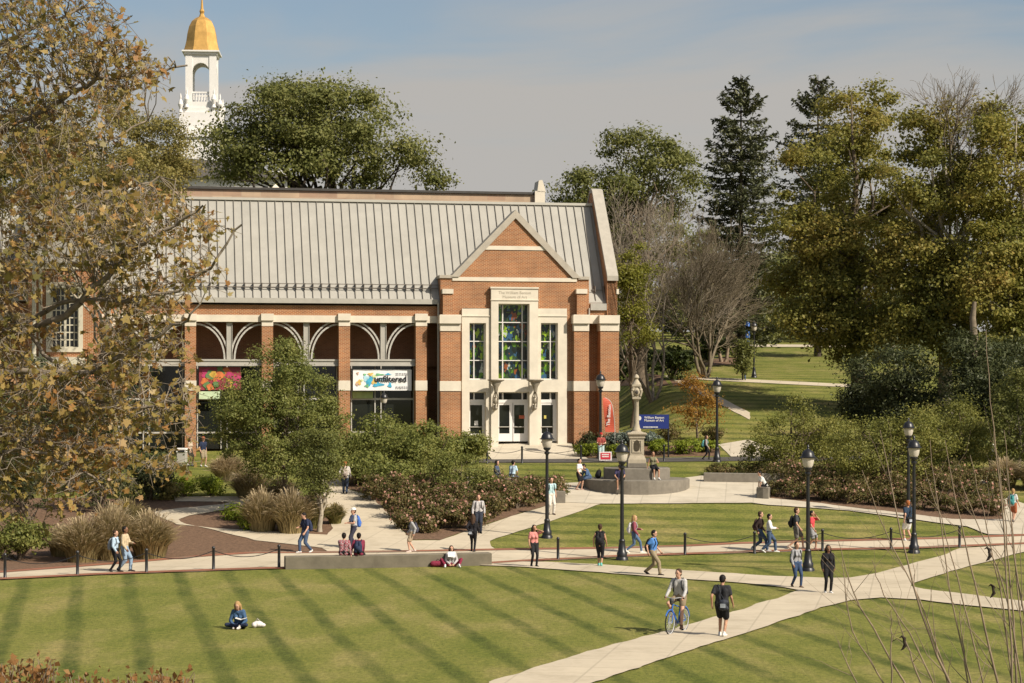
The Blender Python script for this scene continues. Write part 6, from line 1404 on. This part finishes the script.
for i, (px, py, wd, hh, D, lb) in enumerate(((375, 470, 100, 62, 110, 'large green viburnum shrub left in the mass before the loggia'), (423, 474, 98, 54, 108, 'large green viburnum shrub right in the mass before the loggia'), (405, 455, 90, 42, 114, 'rounded green viburnum shrub behind the mass by the lamp'), (465, 462, 52, 30, 115, 'lower lime green shrub nearest the forecourt'), (365, 478, 56, 32, 106, 'mid green shrub beside the walk corner'), (392, 490, 70, 32, 103, 'low dark green shrub above the rose bushes'), (345, 462, 44, 24, 114, 'low green shrub at the left rear of the mass'))):
    shrub('viburnum_shrub', lb, 'shrub', px, py, wd, hh, shrubM, .17, 5200, 120 + i, D=D, cr=.34, lumps=9)
b = pbase(462, 100.5)
tree('shrub_tree', 'small multi-stemmed green shrub-tree rising out of the rose bushes', 'shrub', b, [pblob(*q, 100.5, 0) for q in [(460, 470, 22, 18), (440, 478, 16, 14), (480, 478, 16, 14), (462, 488, 22, 12)]], shrubM, .08, .14, 420, 15, .28, barkm, 16, 128)
# rose bushes
k = 0
for row, (pxs, D) in enumerate((((408, 430, 452, 474, 496), 92.3), ((398, 420, 442, 464, 487, 508, 528), 95.5), ((384, 406, 428, 450, 472, 495, 517, 540, 556), 98.5), ((372, 392, 415, 438, 492, 510, 530, 548), 101))):
    r_ = np.random.default_rng(130 + row)
    for px in pxs:
        g = G(px, CY + (CAMZ - h((px - CX) / F * D, D)) * F / D)
        lim = 518 + (512 - px) * .33 - 1  # stay behind the walk to the plaza
        if px > 445 and CY + (CAMZ - g.z) * F / g.y > lim: continue
        shrub('rose_bush', 'pink-flowering rose bush massed in the bed left of the plaza walk', 'shrub', px, 0, 34 + r_.uniform(-4, 6), 25 + r_.uniform(-4, 5), roseM, .12, 1500, 140 + k, 'rose bushes left of the plaza walk', D=D, flowers=(pinkM, 48, .11), cr=.2); k += 1
for row, (pxs, D) in enumerate((((830, 858, 886, 914, 942, 970, 992), 101.2), ((800, 824, 848, 872, 898, 924, 950, 975, 997), 104), ((785, 812, 840, 868, 896, 925, 952), 106.5))):
    r_ = np.random.default_rng(230 + row)
    for px in pxs:
        if row == 0 and px > 975: D = 99.2
        shrub('rose_bush', 'pink-flowering rose bush massed in the bed right of the monument', 'shrub', px, 0, 36 + r_.uniform(-4, 6), 22 + r_.uniform(-4, 5), roseM, .12, 1350, 240 + k, 'rose bushes right of the monument', D=D, flowers=(pinkM, 28, .11), cr=.2); k += 1
for i in range(9):
    r_ = np.random.default_rng(600 + i); px = 424 + 16.5 * i
    shrub('rose_bush', 'pink-flowering rose bush massed in the bed left of the plaza walk', 'shrub', px, 540.5 - (px - 412) * .262 - 4.5, 27 + r_.uniform(-3, 5), 19 + r_.uniform(-2, 4), roseM, .12, 1300, 600 + i, 'rose bushes left of the plaza walk', flowers=(pinkM, 60, .11), cr=.2)
for i in range(10):
    r_ = np.random.default_rng(620 + i); px = 784 + 23 * i
    shrub('rose_bush', 'pink-flowering rose bush massed in the bed right of the monument', 'shrub', px, 499 + (px - 770) * .088 - 3.0, 32 + r_.uniform(-3, 5), 17 + r_.uniform(-2, 3), roseM, .12, 1300, 620 + i, 'rose bushes right of the monument', flowers=(pinkM, 34, .11), cr=.2)
for i, (px, py, wd, hh, lb) in enumerate(((720, 476, 40, 12, 'low dark hedge plant on the plaza right wall, left part'), (755, 477, 44, 14, 'low dark hedge plant on the plaza right wall, middle'), (790, 478, 44, 16, 'low dark hedge plant on the plaza right wall, right part'))):
    shrub('hedge_shrub', lb, 'shrub', px, py, wd, hh, roseM, .13, 1100, 300 + i, cr=.2)
# low planting by the service road and museum corner
for i, (px, py, wd, hh, lm, nm, lb) in enumerate(((592, 457, 32, 13, limeM, 'daylily_clump', 'lime green daylilies at the forecourt corner'), (618, 458, 26, 12, limeM, 'daylily_clump', 'lime green daylilies left of the monument shaft'), (660, 455, 30, 14, limeM, 'daylily_clump', 'lime green daylilies right of the monument shaft'), (685, 454, 30, 15, limeM, 'daylily_clump', 'lime green daylilies below the golden tree'), (705, 452, 26, 12, limeM, 'daylily_clump', 'lime green daylilies left of the service road lamp'),
                                                  (587, 448, 26, 13, darkM, 'evergreen_shrub', 'dark low shrub against the museum corner'), (609, 449, 26, 15, blueM, 'hydrangea_shrub', 'bluish hydrangea below the feather flag'), (627, 448, 24, 17, blueM, 'hydrangea_shrub', 'bluish hydrangea just left of the monument shaft'), (651, 446, 22, 14, blueM, 'hydrangea_shrub', 'bluish hydrangea under the blue sign'), (670, 442, 34, 20, roseM, 'barberry_shrub', 'brown-green barberry right of the blue sign'), (714, 441, 30, 14, roseM, 'barberry_shrub', 'brown-green barberry under the golden tree'), (598, 452, 20, 12, darkM, 'evergreen_shrub', 'small dark shrub beside the feather flag pole'))):
    shrub(nm, lb, 'plant', px, py, wd, hh, lm, .16, 900, 310 + i, cr=.22)
# left beds: grasses and shrubs
gr = 'tan ornamental grass clumps in the left beds'
for i, (px, py, wd, hh, mm, lb) in enumerate(((82, 562, 66, 48, (tanB, tanP), 'tan ornamental grass clump left behind the strolling couple'), (112, 560, 70, 60, (tanB, tanP), 'tallest tan ornamental grass clump right behind the strolling couple'), (150, 558, 68, 50, (tanB, tanP), 'wide tan ornamental grass clump right of the strolling couple'), (128, 545, 60, 48, (greenB, tanB), 'greener tan grass clump behind the strolling couple'), (62, 556, 46, 34, (tanB, tanP), 'leftmost tan ornamental grass clump behind the promenade'),
                                              (262, 531, 56, 44, (tanB, tanP), 'tan grass clump below the hornbeam, left'), (292, 533, 58, 46, (tanB, tanP), 'tan grass clump below the hornbeam, middle'), (312, 528, 40, 36, (greenB, tanB), 'greener grass clump beside the slim pale trunk'), (250, 498, 54, 32, (tanB, tanP), 'pale tan fountain grass behind the curving walk'), (228, 480, 50, 28, (tanP, tanP), 'dusky plum-brown grass clump farther back in the left bed'), (280, 505, 46, 30, (tanB, tanP), 'tan grass clump at the bend of the curving walk'), (335, 524, 26, 22, (greenB, tanB), 'small green grass tuft beside the slim pale trunk'),
                                              (1005, 486, 46, 30, (tanB, tanP), 'tan grass clump at the right edge of the rose beds'), (1035, 490, 46, 34, (tanB, tanP), 'tan grass clump cut by the right edge'))):
    grass_clump('ornamental_grass', lb, px, py, wd, hh, mm, 1300, 340 + i)
for i, (px, py, wd, hh, lm, lb) in enumerate(((18, 560, 60, 42, shrubM, 'bright green rounded shrub at the left edge of the promenade bed'), (-15, 562, 50, 40, shrubM, 'green rounded shrub past the left edge of the promenade bed'), (185, 497, 40, 20, limeM, 'lime green low shrub left of the plum-brown grass'), (212, 496, 30, 17, limeM, 'lime green low shrub beside the curving walk'), (250, 530, 26, 14, limeM, 'small lime green shrub in the mulch bed'), (236, 520, 20, 12, limeM, 'tiny lime green shrub by the curving walk'), (165, 500, 34, 22, oliveM, 'olive low shrub at the left end of the curving walk'), (30, 520, 90, 70, darkM, 'large dark shrub at the left behind the maple leaves'), (100, 512, 90, 66, darkM, 'large dark shrub in the middle behind the maple leaves'), (150, 500, 60, 50, darkM, 'dark shrub at the end of the left bed'), (60, 480, 120, 90, greenM, 'big green shrub mass before the left museum wing'))):
    shrub('bed_shrub', lb, 'shrub', px, py, wd, hh, lm, .16, 2600 if wd > 50 else 900, 360 + i, cr=.28, lumps=7)
D = 110
tree('olive_tree', 'fine-leaved olive tree behind the foreground maple, left of the tower', 'tree', pbase(112, D),
     [pblob(*b, D, dd) for *b, dd in [(150, 145, 44, 28, 0), (100, 130, 46, 36, 2), (60, 170, 60, 50, 0), (130, 180, 56, 30, -2), (20, 140, 50, 50, 1), (180, 140, 24, 22, 0), (120, 215, 40, 24, 2), (190, 170, 16, 14, 0), (0, 200, 30, 40, 0)]], oliveM, .2, .21, 1350, 20, .42, barkpale, 22, 390)
tree('yew_tree', 'dark green tree low behind the foreground maple', 'tree', pbase(70, 104),
     [pblob(*b, 104, dd) for *b, dd in [(60, 440, 60, 50, 0), (130, 450, 44, 44, 0), (20, 400, 50, 50, 0), (100, 400, 44, 36, 1)]], darkM, .25, .2, 620, 18, .45, barkdark, 20, 391)

# --- foreground maple: trunk out of view on the left, limbs reaching in
def foreground_maple():
    r = np.random.default_rng(400); base = (-8.6, 25.5, h(-8.6, 25.5)); t = thing('maple_tree', 'foreground maple branches with yellow-brown lobed leaves filling the left edge', 'tree', base); o = np.array(base)
    S = []
    nodes = []
    def addpoly(pts, r0, r1):
        pts = np.array(pts); n = len(pts) * 4; tt = np.linspace(0, 1, n); src = np.linspace(0, 1, len(pts))
        q = np.stack([np.interp(tt, src, pts[:, i]) for i in range(3)], -1) + r.normal(size=(n, 3)) * .018; rr_ = np.linspace(r0, r1, n)
        for i in range(n - 1): S.append((q[i], q[i + 1], rr_[i], rr_[i + 1]))
        nodes.append((q, rr_)); return q
    top = np.array([-8.1, 25.8, 13.5]); tp = addpoly([o + (0, 0, -.5), o + (.1, 0, 2), o + (.2, .1, 4), top - (0.1, 0, 3), top], .30, .08)
    w = lambda x, y, D: np.array(W(x, y, D))
    limbs = [([(-110, 390), (-40, 345), (20, 335), (70, 312), (100, 280), (135, 250), (170, 228), (205, 205)], 25.2, 24.0, .075), ([(-110, 330), (-30, 290), (30, 250), (60, 215), (110, 190), (160, 178)], 26, 27.5, .06),
             ([(-110, 410), (-20, 372), (40, 372), (90, 372), (130, 350), (170, 330), (200, 310)], 24.6, 23.5, .06), ([(-100, 440), (-10, 380), (60, 378), (100, 362)], 26, 26.5, .035), ([(-110, 200), (-30, 150), (40, 110), (100, 80), (150, 72), (186, 66)], 25.5, 24.6, .055),
             ([(-110, 130), (-30, 60), (30, 30), (80, 10), (110, -10)], 26, 27, .05), ([(-100, 470), (-20, 425), (20, 440), (70, 445), (120, 455), (165, 470)], 25, 23.6, .05), ([(-100, 260), (-10, 215), (50, 170), (110, 140), (150, 120)], 26.8, 28, .045), ([(-100, 500), (-20, 450), (30, 450), (80, 470), (110, 490)], 24.4, 23.8, .035), ([(-60, 345), (10, 330), (60, 300), (120, 300), (180, 290), (215, 262), (240, 225)], 25, 24.2, .045), ([(-90, 300), (0, 300), (40, 350), (90, 400), (140, 410), (185, 395)], 24.8, 24.2, .04)]
    for pts, d0, d1, r0 in limbs:
        n = len(pts); q = [w(x, y, d0 + (d1 - d0) * i / (n - 1)) for i, (x, y) in enumerate(pts)]
        k = tp[np.argmin(np.abs(tp[:, 2] - (q[0][2] - .8)))]; addpoly([k] + q, r0, .012)
    allq = np.concatenate([q for q, _ in nodes[1:]]); 
    # leaf sprays: photo-shaped density
    def dens(x, y):
        xr = np.interp(y, [-40, 0, 20, 50, 75, 100, 115, 190, 215, 250, 285, 310, 340, 370, 400, 440, 470, 500, 530], [80, 92, 118, 160, 172, 150, 110, 150, 215, 232, 214, 205, 188, 196, 196, 196, 190, 120, 40])
        return x < xr
    P_, N_ = [], []; cnt = 0
    while cnt < 1180:
        x = r.uniform(-70, 245); y = r.uniform(-40, 525)
        if not dens(x, y): continue
        xr_w = 1.0
        if y < 190 and r.random() < (.25 if y < 110 else .5): continue
        if 255 < y < 352 and 30 < x < 102 and r.random() < .96: continue
        if x > 150 and y > 190 and r.random() < .40: continue
        D = r.uniform(23.2, 28); c = w(x, y, D); i = np.argmin(((allq - c) ** 2 * np.array([1, .25, 1])).sum(1) + np.where(allq[:, 0] > c[0] + .3, .5, 0)); a = allq[i]
        if np.linalg.norm((c - a)[[0, 2]]) > 1.7: continue
        pp = curve_pts(a, c, r, 4, .05, .05)
        rr_ = np.linspace(.008, .003, 5)
        for j in range(4): S.append((pp[j], pp[j + 1], rr_[j], rr_[j + 1]))
        for _ in range(r.integers(7, 18)):
            k = r.uniform(.4, 1.0); b = np.array([np.interp(k, np.linspace(0, 1, 5), pp[:, m]) for m in range(3)]); l = b + r.normal(size=3) * np.array([.10, .12, .075]) - (0, 0, .05)
            S.append((b, l, .0035, .0025)); P_.append(l); N_.append(unit(r.normal(size=3) * .9 + np.array([.35, -.4, .45])))
        cnt += 1
    P_ = np.array(P_); N_ = np.array(N_)
    V, Fq = leaf_lobed(P_ - o, N_, .086, r); np_mesh('crown', V, Fq, rustM, t)
    A_ = [np.array([q[i] for q in S]) for i in range(4)]; V, Fq = seg_tubes(A_[0] - o, A_[1] - o, A_[2], A_[3], 6); np_mesh('trunk', V, Fq, mat('grey_maple_bark', (.20, .165, .125), .9, .35, 8, bump=.2), t, smooth=True)
foreground_maple()
# --- foreground russet shrub tops at the bottom left
for i, (x0, x1, yt, lb) in enumerate(((-30, 60, 655, 'russet-leaved foreground shrub top at the bottom left corner'), (60, 135, 672, 'low russet foreground shrub top along the bottom edge'), (125, 195, 668, 'right-hand russet foreground shrub top along the bottom edge'))):
    r = np.random.default_rng(420 + i); D = 22.5; b = pbase((x0 + x1) / 2, D); t = thing('russet_shrub', lb, 'shrub', b); o = np.array(b); S = []; P_ = []
    for j in range(46):
        x = r.uniform(x0, x1); y = yt + abs(r.normal()) * 12 + 3; e = np.array(W(x, y, D + r.uniform(-.5, .5))) - o; s0 = np.array([e[0] * .4, r.uniform(-.2, .2), -.1]); pp = curve_pts(s0, e, r, 4, .04)
        for q in range(4): S.append((pp[q], pp[q + 1], .012 - .002 * q, .010 - .002 * q))
        for q in range(9): k = r.uniform(.5, 1); P_.append(np.array([np.interp(k, np.linspace(0, 1, 5), pp[:, m]) for m in range(3)]) + r.normal(size=3) * .06)
    P_ = np.array(P_); V, Fq = leaf_quads(P_, unit(r.normal(size=P_.shape) + np.array([.2, -.4, .5])), .075, r, .7); np_mesh('foliage', V, Fq, redleafM, t)
    V, Fq = seg_tubes(*(np.array([q[m] for q in S]) for m in range(4)), 5); np_mesh('stem', V, Fq, twigM, t)
# --- tall bare stalks in the right foreground
stalks = [((905, 683), (850, 590), (838, 540)), ((893, 700), (850, 630), (842, 560)), ((950, 690), (925, 610), (880, 520), (862, 470)), ((955, 690), (930, 640), (905, 560), (890, 480), (880, 430)), ((985, 690), (965, 610), (945, 530), (925, 470)), ((975, 700), (950, 600), (940, 520), (930, 440)), ((1000, 690), (985, 630), (970, 560), (955, 500), (945, 440)), ((1012, 690), (1003, 600), (985, 520), (970, 455)), ((1014, 690), (1006, 560), (1000, 480), (990, 400), (986, 330)), ((1018, 700), (1012, 600), (1005, 520), (998, 455)), ((1030, 700), (1018, 600), (1010, 500), (1004, 430)), ((1022, 690), (1008, 590), (980, 530), (960, 480)), ((925, 695), (905, 640), (892, 600)), ((892, 690), (891, 640), (891, 610)), ((970, 695), (962, 640), (960, 600)), ((1040, 700), (1024, 610), (1012, 545), (1008, 470)), ((865, 700), (845, 660), (838, 640)), ((940, 700), (915, 640), (880, 590), (872, 560))]
for i, pts in enumerate(stalks):
    r = np.random.default_rng(440 + i); D = 17 + 3 * r.random(); b0 = W(pts[0][0] + (pts[0][0] - pts[1][0]) * .5, 760, D); base = Vector((b0.x, D, h(b0.x, D)))
    t = thing('bare_stalk', 'thin leafless stalk in the right foreground', 'plant', base, 0, 'thin leafless foreground stalks'); o = np.array(base)
    q = [np.array([0, 0, -.1])] + [np.array(W(x, y, D)) - o for x, y in pts]; q = np.array(q); n = 16; src = np.linspace(0, 1, len(q)); tt = np.linspace(0, 1, n)
    from_ = np.stack([np.interp(tt, src, q[:, m]) for m in range(3)], -1)
    for _ in range(2): from_[1:-1] = (from_[:-2] + 2 * from_[1:-1] + from_[2:]) / 4
    from_[1:-1] += r.normal(size=(n - 2, 3)) * .006
    r0 = .011 if i % 3 else .015; rr_ = np.linspace(r0, .0028, n); S = [(from_[k], from_[k + 1], rr_[k], rr_[k + 1]) for k in range(n - 1)]
    for _ in range(5):
        k = r.integers(4, n - 2); d = from_[k + 1] - from_[k]; e = from_[k] + unit(d + r.normal(size=3) * np.array([.05, .05, .02])) * r.uniform(.25, .8) + np.array([r.uniform(-.22, .22), 0, 0]); pp = curve_pts(from_[k], e, r, 3, .03)
        for m in range(3): S.append((pp[m], pp[m + 1], rr_[k] * .5 * (1 - .25 * m), rr_[k] * .5 * (.75 - .25 * m)))
    V, Fq = seg_tubes(*(np.array([s[m] for s in S]) for m in range(4)), 6); np_mesh('stem', V, Fq, twigM, t, smooth=True)
    tip = [(11, (988, 553)), (7, (992, 590)), (13, (903, 642))]
    for k_, (px, py) in tip:
        if k_ == i:
            c = np.array(W(px, py, D)) - o; j = np.argmin(np.linalg.norm(from_ - c, axis=1)); m = MB(); m.tube([from_[j], (from_[j] + c) / 2 + np.array([0, 0, .03]), c], [.004, .003, .003], 5)
            m.tube([c + (-.035, 0, .035), c + (-.01, 0, .05), c + (.015, .01, .03), c + (.012, 0, 0), c + (.022, .01, -.03), c + (.0, .01, -.06), c + (-.02, .0, -.075)], [.002, .010, .017, .012, .018, .010, .002], 7); m.build('dry_leaf', mat('dry_leaf', (.03, .02, .014)), t, smooth=True)
